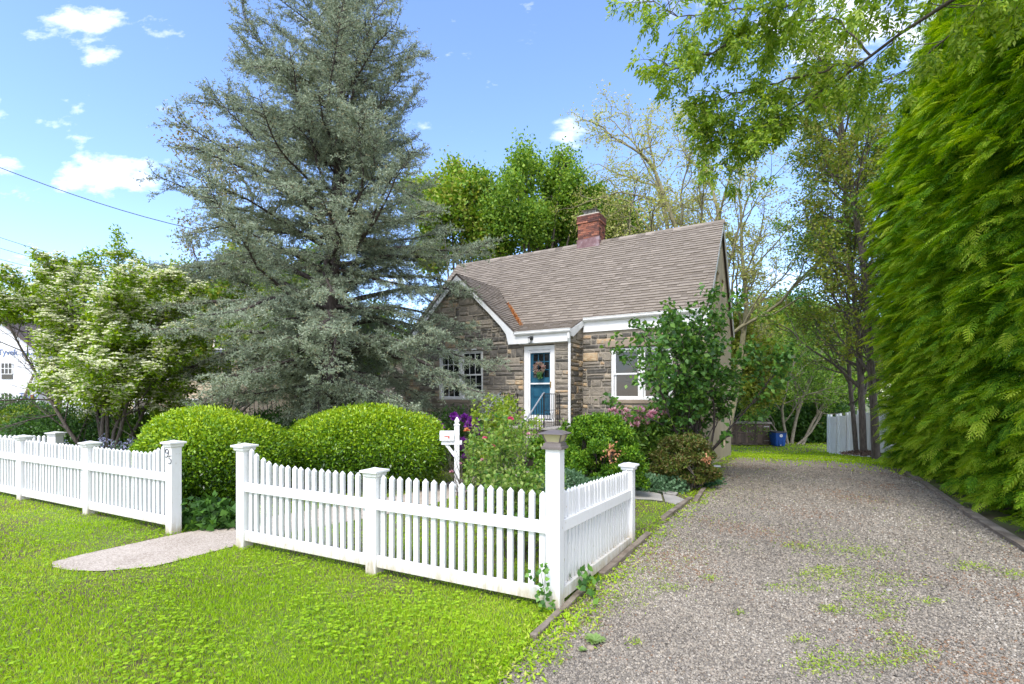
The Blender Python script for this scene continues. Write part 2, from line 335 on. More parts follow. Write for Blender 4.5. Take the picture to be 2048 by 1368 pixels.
def inpoly(x, y, P):
    P = np.asarray(P); c = np.zeros(len(x), bool); j = len(P)-1
    for i in range(len(P)):
        xi, yi = P[i]; xj, yj = P[j]
        c ^= ((yi > y) != (yj > y)) & (x < (xj-xi)*(y-yi)/(yj-yi+1e-12)+xi); j = i
    return c
DRV = DL+DR[::-1]; PTH = PA+PB[::-1]
FC = np.array([.381, 4.30]); FD = np.array([-.9068, .4216]); SD = np.array([.506, .862])   # corner of the fence, street side, drive side

# ================================================================ FENCE
PW, PT = .053, .034
def picket(name, parent, x, z0, z1, w=PW, y=.0):
    m = MB(); t = PT/2
    m.loft([[(-w/2, -t, z0), (w/2, -t, z0), (w/2, t, z0), (-w/2, t, z0)], [(-w/2, -t, z1-.032), (w/2, -t, z1-.032), (w/2, t, z1-.032), (-w/2, t, z1-.032)],
            [(-.004, -.003, z1), (.004, -.003, z1), (.004, .003, z1), (-.004, .003, z1)]])
    o = m.build(name, PAINT, parent); o.location = (x, y, 0)
    o.rotation_euler = (random.uniform(-.006, .006), random.uniform(-.008, .008), random.uniform(-.02, .02)); return o
def post(parent, x, z0, h, w=.068, cap=True, y=0):
    m = MB(); m.sq([(w, z0), (w, h)]); o = m.build('post', PAINT, parent, bevel=.004); o.location = (x, y, 0)
    if cap:
        c = MB(); c.sq([(w+.008, h-.055), (w+.018, h-.045), (w+.022, h-.014), (w+.044, h-.006), (w+.044, h+.016), (w*.55, h+.032), (.006, h+.042)])
        c.build('cap', PAINT, o, bevel=.003)
    return o
def rail(parent, x0, x1, za, zb, h, y=-.030, t=.036):
    m = MB(); a, b = (min(x0, x1), max(x0, x1)); z0, z1 = (za, zb) if x0 < x1 else (zb, za)
    m.loft([[(a, y-t/2, z0), (a, y+t/2, z0), (a, y+t/2, z0+h), (a, y-t/2, z0+h)], [(b, y-t/2, z1), (b, y+t/2, z1), (b, y+t/2, z1+h), (b, y-t/2, z1+h)]])
    return m.build('rail', PAINT, parent, bevel=.003)
def panel(parent, xa, xb, za, zb, ztop, n, side=-1):
    """rails and pickets between xa and xb (local x); za/zb ground rise at the ends"""
    s = 1 if xb > xa else -1; a = xa+s*.068; b = xb-s*.068
    rail(parent, a, b, za+.675, zb+.675, .108, y=side*.034); rail(parent, a, b, za+.075, zb+.075, .118, y=side*.034)
    for i in range(n):
        t = (i+.5)/n; x = a+(b-a)*t; zz = za+(zb-za)*t
        picket('picket', parent, x, zz+.12, zz+ztop(t)+random.uniform(-.003, .003))
ANG = math.atan2(-FD[1], -FD[0])       # local +x runs to the right along the street side
fr = thing('picket_fence', 'white picket fence right of the gate gap, turning its corner along the gravel drive', 'fence', (FC[0], FC[1], 0), ANG, 'white picket fences')
G1, G2, M1, L1, L2, L3 = 4.08, 5.52, 2.03, 7.63, 9.77, 11.9
post(fr, -M1, -.1, 1.09); post(fr, -G1, -.1, 1.265)
po = post(fr, 0, -.1, 1.44, .066, cap=False)
# solar lantern on the corner post
lan = MB(); lan.sq([(.094, 1.425), (.094, 1.447), (.082, 1.452), (.080, 1.474), (.066, 1.482), (.066, 1.488)]); 
for sx in (-1, 1):
    for sy in (-1, 1): lan.bar((sx*.062, sy*.062, 1.486), (sx*.088, sy*.088, 1.556), .011)
lan.sq([(.118, 1.556), (.118, 1.562), (.055, 1.586), (.05, 1.590)]); lo = lan.build('lantern', LANT, po, bevel=.002)
gl = MB(); gl.sq([(.058, 1.487), (.084, 1.557)]); gl.build('glass', AMBER, lo)
flat = lambda t: 1.04
def scal(t):   # t=0 mid post side, t=1 gate post
    k = max(0, (t-.70)/.30); return 1.04+.19*k**1.7
panel(fr, 0, -M1, 0, .02, flat, 18); panel(fr, -M1, -G1, .02, .04, scal, 18)
# side run down the drive: its own local frame through an angle
a2 = math.atan2(SD[1], SD[0])-ANG
def side(o):
    c, s = math.cos(a2), math.sin(a2); x, y = o.location.x, o.location.y
    o.location = (c*x-s*y, s*x+c*y, o.location.z); o.rotation_euler.z += a2
before = set(fr.children); SL = 2.2
post(fr, SL, -.15, 1.0, .062)
m = rail(fr, .068, SL-.062, .675, .60, .105, y=-.034); rail(fr, .068, SL-.062, .075, .005, .105, y=-.034)
for i in range(24):
    t = (i+.5)/24; picket('picket', fr, .068+(SL-.13)*t, .1-.07*t, 1.04-.09*t)
for o in set(fr.children)-before: side(o)

g0 = FC+FD*G2
fl = thing('picket_fence', 'white picket fence left of the gate gap, house number on its end post', 'fence', (g0[0], g0[1], 0), ANG, 'white picket fences')
gp = post(fl, 0, -.1, 1.245)
post(fl, -(L1-G2), -.1, 1.15); post(fl, -(L2-G2), -.1, 1.17); post(fl, -(L3-G2), -.1, 1.19)
panel(fl, 0, -(L1-G2), .05, .07, lambda t: scal(1-t), 19); panel(fl, -(L1-G2), -(L2-G2), .07, .09, flat, 20); panel(fl, -(L2-G2), -(L3-G2), .09, .11, flat, 19)
# number 95, on the street face of the end post
num = MB(); y = -.072
def dig(pts, ox, oz, s): num.tube([(ox+px*s, y, oz+pz*s) for px, pz in pts], [.0045+.002*math.sin(i*1.3)**2 for i in range(len(pts))], 6)
c9 = [(.38*math.cos(a)+.4, .32*math.sin(a)+1.1) for a in np.linspace(-.2, 2*math.pi-.2, 14)]
dig(c9+[(.80, 1.05), (.78, .7), (.62, .35), (.35, .12), (.1, .15)], -.058, 1.045, .085)
dig([(.78, 1.36), (.28, 1.30), (.22, .85), (.5, .88), (.76, .68), (.78, .38), (.58, .1), (.3, .04), (.1, .2)], .0, .965, .085)
num.build('house_number', INKC, gp)
# second run further back, from a post that shows above the first
bk = thing('picket_fence', 'far white picket fence with wide gaps, seen over the left end of the front fence', 'fence', (X(112, 10.4), 10.4, .08), R(-6), 'white picket fences')
post(bk, 0, -.2, 1.0, .085)
post(bk, -2.4, -.2, 1.0, .085)
rail(bk, -.08, -2.32, .7, .7, .09); rail(bk, -.08, -2.32, .1, .1, .09)
for i in range(19): picket('picket', bk, -.17-.118*i, .08, .955, .058)

# ================================================================ HOUSE
HA = math.atan2(-.506, .862)
house = thing('stone_house', 'small grey fieldstone house with brown shingle roof, blue front door and tan stucco side', 'house', (.317, 13.96, 0), HA)
def HW(u, v, z): return (.317+.862*u+.506*v, 13.96-.506*u+.862*v, z)
RZ, RV, SLP = 7.18, 3.68, 1.08       # ridge
UL, UR = -5.0, 4.80
def mainz(v): return RZ-SLP*abs(RV-v)
def gabz(u): return 5.67-.93*abs(u+2.28)

def stonewall(name, o, du, nrm, L, ztop, z0, holes, seed, parent, zstep=(.10, .31)):
    """courses of split-face stone. o origin (u,v), du unit along, ztop(s) height limit, holes [(s0,s1,z0,z1)]"""
    rg = random.Random(seed); m = MB(); o = np.array(o, float); du = np.array(du, float); nrm = np.array(nrm, float)
    def P(s, z, d): q = o+du*s+nrm*d; return (q[0], q[1], z)
    def stone(s0, s1, a, b):
        if s1-s0 < .045 or b-a < .035: return
        g = .012; d = rg.uniform(.012, .055); j = lambda k: rg.uniform(-k, k); w, h = s1-s0, b-a; e = min(.022, w*.2, h*.22)
        # eight sided outline so that corners look knocked off
        c = min(.03, w*.15, h*.22)
        out = [(s0+g+c*rg.random(), a+g), (s1-g-c*rg.random(), a+g+j(.006)), (s1-g, a+g+c*rg.random()), (s1-g+j(.006), b-g-c*rg.random()),
               (s1-g-c*rg.random(), b-g), (s0+g+c*rg.random(), b-g+j(.006)), (s0+g, b-g-c*rg.random()), (s0+g+j(.006), a+g+c*rg.random())]
        cx, cz = (s0+s1)/2, (a+b)/2
        inn = [(cx+(x-cx)*(1-2*e/w)+j(.006), cz+(z-cz)*(1-2*e/h)+j(.006)) for x, z in out]
        b0 = [P(x, z, -.03) for x, z in out]; b1 = [P(x, z, d*.45) for x, z in out]; b2 = [P(x, z, d+j(.008)) for x, z in inn]
        cc = P(cx+j(w*.15), cz+j(h*.2), d+rg.uniform(-.012, .025))
        vs = b0+b1+b2+[cc]; fs = []
        for k in range(8):
            k2 = (k+1) % 8; fs += [(k, k2, 8+k2, 8+k), (8+k, 8+k2, 16+k2, 16+k), (16+k, 16+k2, 24)]
        t = rg.random(); r = t*.72 if t < .86 else rg.uniform(.72, 1.0)
        m.add(vs, fs, r)
    z = z0; zt = max(ztop(L*k/20) for k in range(21))
    while z < zt-.03:
        h = rg.uniform(*zstep); h = min(h, zt-z)
        for q in sorted({q for hh in holes for q in hh[2:4]}):
            if z < q-.02 < z+h: h = q-z if q-z > .06 else h; break
        mid = z+h/2
        # free intervals at this height
        ss = [k*L/200 for k in range(201)]; ok = [ztop(s) > mid+.05 and not any(a < s < b and c < mid < d for a, b, c, d in holes) for s in ss]
        iv = []; st = None
        for s, k in zip(ss, ok):
            if k and st is None: st = s
            if not k and st is not None: iv.append((st, s)); st = None
        if st is not None: iv.append((st, L))
        for a, b in iv:
            s = a
            while s < b-.02:
                w = rg.choice([.14, .2, .26, .34, .42, .58])*rg.uniform(.8, 1.2)
                if b-s-w < .12: w = b-s
                if h > .15 and rg.random() < .5:
                    k = rg.uniform(.35, .65); stone(s, s+w, z, z+h*k)
                    if w > .35 and rg.random() < .5: q = w*rg.uniform(.35, .65); stone(s, s+q, z+h*k, z+h); stone(s+q, s+w, z+h*k, z+h)
                    else: stone(s, s+w, z+h*k, z+h)
                else: stone(s, s+w, z, z+h)
                s += w
        z += h
    return m.build(name, STONE, parent)
def wallface(pts, ext, holes=None): pass
# backing walls (mortar) are solid prisms with real openings left as recesses
core = MB()
def wallseg(u0, u1, v0, v1, z0, z1): core.box((u0, v0, z0), (u1, v1, z1))
# gable / entry front, v 0..0.25, openings: window and door
wallseg(-4.61, -3.08, .0, .25, -.4, 3.45); wallseg(-3.08, -1.385, .0, .25, -.4, 1.75); wallseg(-3.08, -1.385, .0, .25, 3.30, 3.45)
wallseg(-1.385, 0, .0, .25, -.4, 3.45); wallseg(1.0, 1.44, .0, .25, -.4, 3.45); wallseg(0, 1.0, 0, .25, -.4, 1.16); wallseg(0, 1.0, 0, .25, 3.32, 3.45)
core.poly([(-4.55, 0, 3.452), (1.4, 0, 3.452), (1.4, 0, 3.6), (-.1, 0, 3.6), (-2.28, 0, 5.58), (-4.55, 0, 3.5)], (0, .25, 0))
wallseg(1.19, 1.437, .252, .93, -.4, 3.62)
core.poly([(1.19, .0, 3.622), (1.19, .93, 3.622), (1.19, .93, 3.95), (1.19, .70, 3.93)], (.247, 0, 0))
wallseg(1.44, 2.31, .93, 1.18, -.5, 3.9); wallseg(3.98, 4.55, .93, 1.18, -.5, 3.9); wallseg(2.31, 3.98, .93, 1.18, -.5, 1.76); wallseg(2.31, 3.98, .93, 1.18, 3.22, 3.9)
wallseg(-4.61, -4.36, .252, 1.6, -.5, 3.5)
core.build('wall', MORTAR, house)
gap = lambda s: 3.36 if s > 4.35 else gabz(s-4.61)-.12
stonewall('stone_facing', (-4.61, 0), (1, 0), (0, -1), 6.05, gap, -.3, [(1.53, 3.225, 1.64, 3.30), (4.61, 5.61, 0, 3.34)], 3, house)
stonewall('stone_facing', (1.44, 0), (0, 1), (1, 0), .91, lambda s: 3.40+.42*s, -.3, [], 5, house)
stonewall('stone_facing', (1.46, .93), (1, 0), (0, -1), 3.09, lambda s: 3.70, -.4, [(.85, 2.52, 1.66, 3.22)], 9, house)
stonewall('stone_facing', (-4.61, 1.6), (0, -1), (-1, 0), 1.6, lambda s: 3.4, -.3, [], 12, house)
# stucco gable end
st = MB(); zE = mainz(.93)
wins = [(2.80, 3.35, 5.02, 5.52), (4.0, 4.5, 5.05, 5.50), (4.15, 4.75, .22, .72)]
T = .2
def gend(v): return min(mainz(v), RZ)-.06
vs_ = sorted({.93, 6.43, RV, 2.80, 3.35, 4.0, 4.5, 4.15, 4.75})
for a, b in zip(vs_[:-1], vs_[1:]):
    zz = -.5
    for (w0, w1, h0, h1) in sorted([w for w in wins if w[0] <= a and w[1] >= b], key=lambda w: w[2])+[(0, 0, None, None)]:
        if h0 is not None: st.box((UR-.25, a, zz), (UR, b, h0)); zz = h1
        else: st.poly([(UR-.25, a, zz), (UR-.25, b, zz), (UR-.25, b, gend(b)), (UR-.25, a, gend(a))], (.25, 0, 0))
st.box((4.552, .925, -.5), (UR-.252, 1.16, 3.9))
st.box((UL, 6.2, -.6), (UR-.252, 6.43, 4.0)); st.box((UL, 1.3, -.5), (UL+.2, 6.19, 4.0)); st.poly([(UL, 1.0, 4.0), (UL, 6.4, 4.0), (UL, RV, 7.05)], (.2, 0, 0))
st.build('stucco_wall', STUCCO, house)
for (a, b, z0, z1) in wins:
    f = MB(); x = UR-.12
    for q in ((a, z0, a+.04, z1), (b-.04, z0, b, z1)): f.box((x-.04, q[0], q[1]), (x, q[2], q[3]))
    f.box((x-.04, a+.04, z0), (x, b-.04, z0+.04)); f.box((x-.04, a+.04, z1-.04), (x, b-.04, z1))
    wo_ = f.build('side_window', STUCCO, house); g = MB(); g.box((x-.03, a+.04, z0+.04), (x-.02, b-.04, z1-.04)); g.build('pane', GLASS, wo_)
vt = MB(); vt.box((UR-.01, 3.66, 6.35), (UR+.012, 3.76, 6.55)); vt.build('gable_vent', DARKP, house)

# roofs: deck plus individually laid shingle courses
def roofplane(m, P0, eu, es, W_, Lr, keep=lambda a, b: True, seed=1, expo=.122):
    """P0 lower left corner, eu unit along eave, es unit up slope"""
    rg = random.Random(seed); P0 = Vector(P0); eu = Vector(eu); es = Vector(es).normalized(); n = eu.cross(es).normalized()
    if n.z < 0: n = -n
    nc = int(Lr/expo)+1
    for c in range(nc):
        s0 = c*expo; s1 = min(s0+expo+.02, Lr)
        if s1 <= s0+.01: break
        a = -rg.random()*.3
        while a < W_:
            w = rg.uniform(.12, .30); x0, x1 = max(a, 0), min(a+w, W_)
            a += w
            if x1-x0 < .02 or not keep((x0+x1)/2, (s0+s1)/2): continue
            t = rg.choice([.004, .022, .022, .022]); d = -.006 if t > .01 else .0
            b0 = P0+eu*x0+es*(s0+d)+n*(t+.006); b1 = P0+eu*x1+es*(s0+d)+n*(t+.006); c1 = P0+eu*x1+es*s1+n*.002; c0 = P0+eu*x0+es*s1+n*.002
            q0 = P0+eu*x0+es*(s0+d)-n*.004; q1 = P0+eu*x1+es*(s0+d)-n*.004
            rv = min(1, max(0, rg.gauss(.55, .13)+(.06 if t > .01 else -.04)))
            if t > .01: m.add([b0, b1, c1, c0], [(0, 1, 2, 3)], rv); m.add([b0, b1, c1, c0, q0, q1], [(4, 5, 1, 0), (5, 2, 1), (4, 0, 3)], .18)  # butt faces coloured dark to paint in the shadow line of raised tabs
            else: # laminated shingle: printed dark band above low-tab butts, doubling as painted tab shadow
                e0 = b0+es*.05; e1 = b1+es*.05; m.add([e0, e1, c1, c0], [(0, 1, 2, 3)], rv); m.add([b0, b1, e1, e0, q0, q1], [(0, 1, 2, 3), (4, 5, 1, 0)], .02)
sh = MB(); ov = .10
vk, zk = .78, mainz(.78)
es = Vector((0, 1, SLP)); Lm = (RV-vk)*math.sqrt(1+SLP**2)
def keepmain(a, s):
    u = UL-ov+a; v = vk+s/math.sqrt(1+SLP**2); z = mainz(v); return not (gabz(u) > z+.05 and -4.5 < u < -.05)
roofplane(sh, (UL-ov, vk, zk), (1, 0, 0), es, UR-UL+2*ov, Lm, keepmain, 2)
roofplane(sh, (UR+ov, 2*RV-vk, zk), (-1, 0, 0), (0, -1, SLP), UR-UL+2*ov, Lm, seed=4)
# kick over the entry
ke = Vector((0, vk+.17, zk-3.66)); 
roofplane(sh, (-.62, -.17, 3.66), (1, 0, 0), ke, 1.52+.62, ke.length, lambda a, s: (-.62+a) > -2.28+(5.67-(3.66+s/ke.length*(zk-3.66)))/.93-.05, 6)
# gable roof, right and left slopes, run back until they meet the main slope
def keepg(sgn):
    def k(a, s):
        v = -.14+(a if sgn > 0 else (2.42-a)); c = .93/math.sqrt(1+.93**2); z = 3.70+s*c; return z > mainz(v)-.03 if v > .7 else True
    return k
eg = Vector((-1, 0, .93)); Lg = (5.67-3.70)/.93*math.sqrt(1+.93**2)
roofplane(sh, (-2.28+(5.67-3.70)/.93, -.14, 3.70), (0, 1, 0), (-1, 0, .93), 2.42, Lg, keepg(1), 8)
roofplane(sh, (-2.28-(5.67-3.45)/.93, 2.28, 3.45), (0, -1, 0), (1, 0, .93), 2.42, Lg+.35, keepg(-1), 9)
deck = MB(); t = .06
def slab(pts, th=.05):
    p = [Vector(q) for q in pts]; n = (p[1]-p[0]).cross(p[2]-p[0]).normalized()
    if n.z > 0: n = -n
    deck.poly([q+n*.004 for q in p], n*th)
gv0 = RV-(RZ-5.67)/SLP
slab([(UR+ov-.005, vk, zk), (UR+ov-.005, RV, RZ), (-.55, RV, RZ), (-.55, vk, zk)])
slab([(-.55, RV, RZ), (UL-ov, RV, RZ), (UL-ov, vk, zk), (-4.4, vk, zk), (-2.28, gv0, 5.67), (-.55, vk, zk)])
slab([(UR+ov-.005, 2*RV-vk, zk), (UL-ov, 2*RV-vk, zk), (UL-ov, RV, RZ), (UR+ov-.005, RV, RZ)])
slab([(-.18, -.16, 3.665), (1.515, -.16, 3.665), (1.515, vk, zk), (-.18, vk, zk)], .03)
slab([(-.165, -.13, 3.70), (-2.28, -.13, 5.67), (-2.28, gv0, 5.67), (-.165, .75, 3.70)])
slab([(-4.66, -.13, 3.46), (-2.28, -.13, 5.67), (-2.28, gv0, 5.67), (-4.66, .4, 3.46)])
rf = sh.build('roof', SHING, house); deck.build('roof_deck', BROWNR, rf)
rc = MB()
for i in range(34):
    u0 = UL-ov+i*(UR-UL+2*ov)/34; u1 = u0+(UR-UL+2*ov)/34+.03
    for sg in (-1, 1): rc.add([(u0, RV, RZ+.03), (u1, RV, RZ+.022), (u1, RV+sg*.13, RZ-.115), (u0, RV+sg*.13, RZ-.105)], [(0, 1, 2, 3)])
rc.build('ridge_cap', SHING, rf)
# fallen brown needles lying in the valley
rg = np.random.default_rng(4); n = 650; tt = rg.random(n)**.8; u = -.45-1.25*(1-tt)*.75+rg.normal(size=n)*.10*(.3+tt); z = gabz(u); v = RV-(RZ-z)/SLP
sel = v < 4
leafobj('needle_litter', np.stack([u, v-.05*rg.random(n), z+.03+.03*rg.random(n)], -1)[sel], rdir(rg, n)[sel], rdir(rg, n)[sel], .09, .03, leafmat('litter', [(.35, .12, .03), (.55, .22, .07), (.5, .3, .15)], .1), rf)
# trim: rake boards, friezes, gutters
tr = MB()
def rake(pa, pb, h=.16, w=.03): tr.bar(pa, pb, w, h, up=(0, 0, 1))
for sg in (-1, 1):
    pa = Vector((UR+ov-.015, RV+sg*(RV-vk), zk-.12)); pb = Vector((UR+ov-.015, RV, RZ-.12)); tr.bar(pa, pb, .03, .13)
tr.poly([(-.10, -.10, 3.36), (-.10, -.10, 3.62), (-.22, -.10, 3.70), (-2.28, -.10, 5.62), (-2.28, -.10, 5.44), (-1.1, -.10, 4.33), (-.68, -.10, 3.90), (-.5, -.10, 3.66), (-.42, -.10, 3.36)], (0, -.03, 0))
tr.poly([(-4.50, -.10, 3.55), (-2.283, -.10, 5.62), (-2.283, -.10, 5.44), (-4.42, -.10, 3.42)], (0, -.03, 0))
tr.box((-.098, -.14, 3.36), (1.52, -.085, 3.60)); tr.box((-.10, -.083, 3.345), (1.44, 0, 3.375))
tr.box((1.49, .87, 3.70), (4.62, .925, 4.0)); tr.box((1.44, .85, 3.985), (4.80, .925, 4.02))
tr.poly([(1.50, -.13, 3.50), (1.50, -.13, 3.66), (1.50, .78, 4.03), (1.50, .90, 4.03), (1.50, .90, 3.88), (1.50, .80, 3.87), (1.50, .1, 3.50)], (.03, 0, 0))
tr.box((4.60, .84, 3.55), (4.86, .90, 4.0))
tr.build('trim_board', WHITE, house, bevel=.004)
def gutter(a, b, v, z):
    m = MB(); pr = [(0, 0), (-.03, .0), (-.085, .03), (-.10, .055), (-.10, .10), (-.112, .105), (-.112, .115), (0, .115)]
    m.loft([[(a, v+q, z+w) for q, w in pr], [(b, v+q, z+w) for q, w in pr]]); return m.build('gutter', WHITE, house)
gutter(-.16, 1.56, -.142, 3.585); gutter(1.54, 4.9, .84, 3.985)
ds = MB(); ds.tube([(1.50, -.18, 3.58), (1.50, -.18, 3.44), (1.49, -.09, 3.3), (1.485, -.085, 3.1), (1.485, -.085, .15)], .038, 8); ds.build('downspout', WHITE, house)
ds = MB(); ds.tube([(4.72, .78, 3.98), (4.66, .82, 3.7), (4.62, .86, 3.5), (4.62, .86, .25), (4.66, .7, .1), (4.75, .3, .03)], .04, 8); ds.build('downspout', WHITE, house)

# windows
def sash(parent, u0, u1, v, z0, z1, nx, nz, fr_=.045):
    m = MB(); m.box((u0, v, z0), (u0+fr_, v+.035, z1)); m.box((u1-fr_, v, z0), (u1, v+.035, z1))
    m.box((u0+fr_, v, z0), (u1-fr_, v+.035, z0+fr_)); m.box((u0+fr_, v, z1-fr_), (u1-fr_, v+.035, z1))
    for i in range(1, nx):
        x = u0+fr_+(u1-u0-2*fr_)*i/nx; m.box((x-.009, v+.006, z0+fr_), (x+.009, v+.024, z1-fr_))
    for k in range(1, nz):
        z = z0+fr_+(z1-z0-2*fr_)*k/nz; m.box((u0+fr_, v+.008, z-.009), (u1-fr_, v+.022, z+.009))
    s = m.build('sash', WHITE, parent); g = MB(); g.box((u0+fr_-.003, v+.012, z0+fr_-.003), (u1-fr_+.003, v+.018, z1-fr_+.003)); g.build('pane', GLASS, s); return s
def dwindow(name, u0, u1, vf, z0, z1, nx, nz, hood=True):
    w = MB(); c = .07; mid = (u0+u1)/2; v = vf-.01
    w.box((u0, v, z0), (u0+c, v+.12, z1)); w.box((u1-c, v, z0), (u1, v+.12, z1)); w.box((mid-.055, v, z0+.05), (mid+.055, v+.12, z1-.06))
    w.box((u0+c, v, z1-.06), (u1-c, v+.12, z1)); w.box((u0+c, v-.015, z0), (u1-c, v+.12, z0+.05))
    if hood: w.box((u0-.06, v-.05, z1+.002), (u1+.03, v+.04, z1+.03))
    f = w.build(name, WHITE, house, bevel=.003)
    zm = (z0+z1)/2
    for a, b in ((u0+c, mid-.055), (mid+.055, u1-c)):
        sash(f, a+.003, b-.003, v+.035, zm-.02, z1-.063, nx, nz); sash(f, a+.003, b-.003, v+.005+.07, z0+.053, zm+.024, nx, nz)
    sl_ = MB(); sl_.box((u0-.08, vf-.07, z0-.10), (u1+.08, vf+.1, z0-.003)); sl_.build('sill', LSTONE, f, bevel=.01)
    return f
w1 = dwindow('window', -3.08, -1.385, .03, 1.76, 3.28, 3, 2); w2 = dwindow('window', 2.31, 3.98, .95, 1.77, 3.20, 1, 1, False)
li = MB(); li.box((2.15, .87, 3.225), (4.1, 1.0, 3.42)); li.build('lintel', LSTONE, house, bevel=.02)

# front door: white frame, storm door with rail, blue door behind, wreath
dr = MB(); v = .07; dr.box((0, v, 1.2), (.13, v+.12, 3.30)); dr.box((.87, v, 1.2), (1.0, v+.12, 3.30)); dr.box((.13, v, 3.19), (.87, v+.12, 3.30)); dr.box((-.01, v-.03, 1.14), (1.01, v+.15, 1.198))
for q in ((.13, 1.23, .185, 3.185), (.815, 1.23, .868, 3.185)): dr.box((q[0]+.002, v+.02, q[1]), (q[2], v+.05, q[3]))
dr.box((.187, v+.02, 1.23), (.813, v+.05, 1.33)); dr.box((.187, v+.02, 3.10), (.813, v+.05, 3.185)); dr.box((.187, v+.02, 2.205), (.813, v+.05, 2.245))
do = dr.build('front_door', WHITE, house, bevel=.003)
bd = MB(); v2 = v+.09; bd.box((.135, v2+.02, 1.2), (.868, v2+.05, 3.185))
bd.box((.135, v2, 1.2), (.25, v2+.018, 3.185)); bd.box((.75, v2, 1.2), (.868, v2+.018, 3.185)); bd.box((.252, v2, 2.18), (.748, v2+.018, 2.40)); bd.box((.252, v2, 3.07), (.748, v2+.018, 3.185)); bd.box((.252, v2, 1.2), (.748, v2+.018, 1.38))
bd.box((.475, v2, 1.382), (.525, v2+.018, 2.178)); bd.box((.252, v2, 1.85), (.473, v2+.018, 1.91)); bd.box((.527, v2, 1.85), (.748, v2+.018, 1.91))
for x in (.41, .59): bd.box((x-.012, v2+.004, 2.402), (x+.012, v2+.018, 3.068))
for z in (2.62, 2.85): bd.box((.252, v2+.006, z-.012), (.748, v2+.016, z+.012))
b_ = bd.build('door_leaf', BLUED, do, bevel=.003)
g = MB(); g.box((.252, v2+.017, 2.402), (.748, v2+.0195, 3.068)); g.build('pane', GLASS, b_)
hd = MB(); hd.box((.835, v-.0, 2.10), (.855, v+.018, 2.28)); hd.tube([(.845, v-.03, 2.26), (.845, v-.045, 2.2), (.845, v-.03, 2.12)], .008); hd.box((.838, v-.03, 2.12), (.852, v+.01, 2.135)); hd.build('handle', BRASS, do)
lt = MB(); lt.tube([(.36, -.14, 3.5), (.36, -.20, 3.54), (.36, -.25, 3.52)], .01); lt.lathe([(.01, 3.53), (.06, 3.51), (.065, 3.49), (.05, 3.485)], .36, -.25, 8)
for k in range(4): a = k*math.pi/2+.5; lt.bar((.36+.05*math.cos(a), -.25+.05*math.sin(a), 3.49), (.36+.045*math.cos(a), -.25+.045*math.sin(a), 3.36), .006)
lt.lathe([(.05, 3.36), (.05, 3.35), (.01, 3.34)], .36, -.25, 8); lt.lathe([(.05, 3.45), (.05, 3.55)], .36, -.146, 8)
lt.build('porch_light', IRON, house)

# chimney
ch = MB(); u0, u1, v0, v1 = .235, 1.0, 3.50, 4.12
def bricks(z0, z1, gro, seed):
    rg = random.Random(seed); z = z0; c = 0
    while z < z1-.03:
        for (o, d, L_, nn) in (((u0-gro, v0-gro), (1, 0), u1-u0+2*gro, (0, -1)), ((u1+gro, v0-gro), (0, 1), v1-v0+2*gro, (1, 0)), ((u1+gro, v1+gro), (-1, 0), u1-u0+2*gro, (0, 1)), ((u0-gro, v1+gro), (0, -1), v1-v0+2*gro, (-1, 0))):
            s = -.1 if c % 2 else 0
            while s < L_-.01:
                a, b = max(s, 0)+.004, min(s+.2, L_)-.004; s += .2
                if b-a < .02: continue
                A = (o[0]+d[0]*a, o[1]+d[1]*a); B = (o[0]+d[0]*b, o[1]+d[1]*b)
                pts = [(A[0], A[1], z+.005), (B[0], B[1], z+.005), (B[0], B[1], z+.062), (A[0], A[1], z+.062)]
                r_ = rg.random()*(.4 if z > 7.85 else 1)
                ch.poly([(p[0]-nn[0]*.02, p[1]-nn[1]*.02, p[2]) for p in pts], (nn[0]*.028, nn[1]*.028, 0), r_)
        z += .067; c += 1
ch.sq([(.3, 6.6), (.3, 7.0)], .6, 3.81); bricks(6.75, 7.82, 0, 1); bricks(7.82, 8.07, .03, 2)
co = ch.build('chimney', BRICKC, rf)
cm = MB(); cm.box((u0+.006, v0+.006, 6.7), (u1-.006, v1-.006, 8.06)); cm.build('mortar_core', MORTAR, co)
cc = MB(); cc.loft([[(u0-.04, v0-.04, 8.08), (u1+.04, v0-.04, 8.08), (u1+.04, v1+.04, 8.08), (u0-.04, v1+.04, 8.08)], [(u0+.05, v0+.05, 8.15), (u1-.05, v0+.05, 8.15), (u1-.05, v1-.05, 8.15), (u0+.05, v1-.05, 8.15)]]); cc.build('crown', MORTAR, co)
hd = MB()
for i in range(9):
    for vv in (3.62, 4.0): hd.bar((.42+i*.05, vv, 8.14), (.42+i*.05, vv, 8.30), .012)
for i in range(7):
    for uu in (.41, .83): hd.bar((uu, 3.64+i*.06, 8.14), (uu, 3.64+i*.06, 8.30), .012)
hd.loft([[(.34, 3.54, 8.30), (.90, 3.54, 8.30), (.90, 4.08, 8.30), (.34, 4.08, 8.30)], [(.5, 3.72, 8.36), (.74, 3.72, 8.36), (.74, 3.9, 8.36), (.5, 3.9, 8.36)]]); hd.build('chimney_cap', METALG, co)
fs = MB(); fs.poly([(u0-.03, v0-.015, 6.85), (u1+.03, v0-.015, 6.85), (u1+.03, v0-.015, 7.30), (u0-.03, v0-.015, 7.26)], (0, -.02, 0)); fs.poly([(u1+.012, v0, 6.9), (u1+.012, v0+.5, 7.1), (u1+.012, v0+.12, 7.22), (u1+.012, v0, 7.30)], (.012, 0, 0)); fs.build('flashing', COPPER, co)

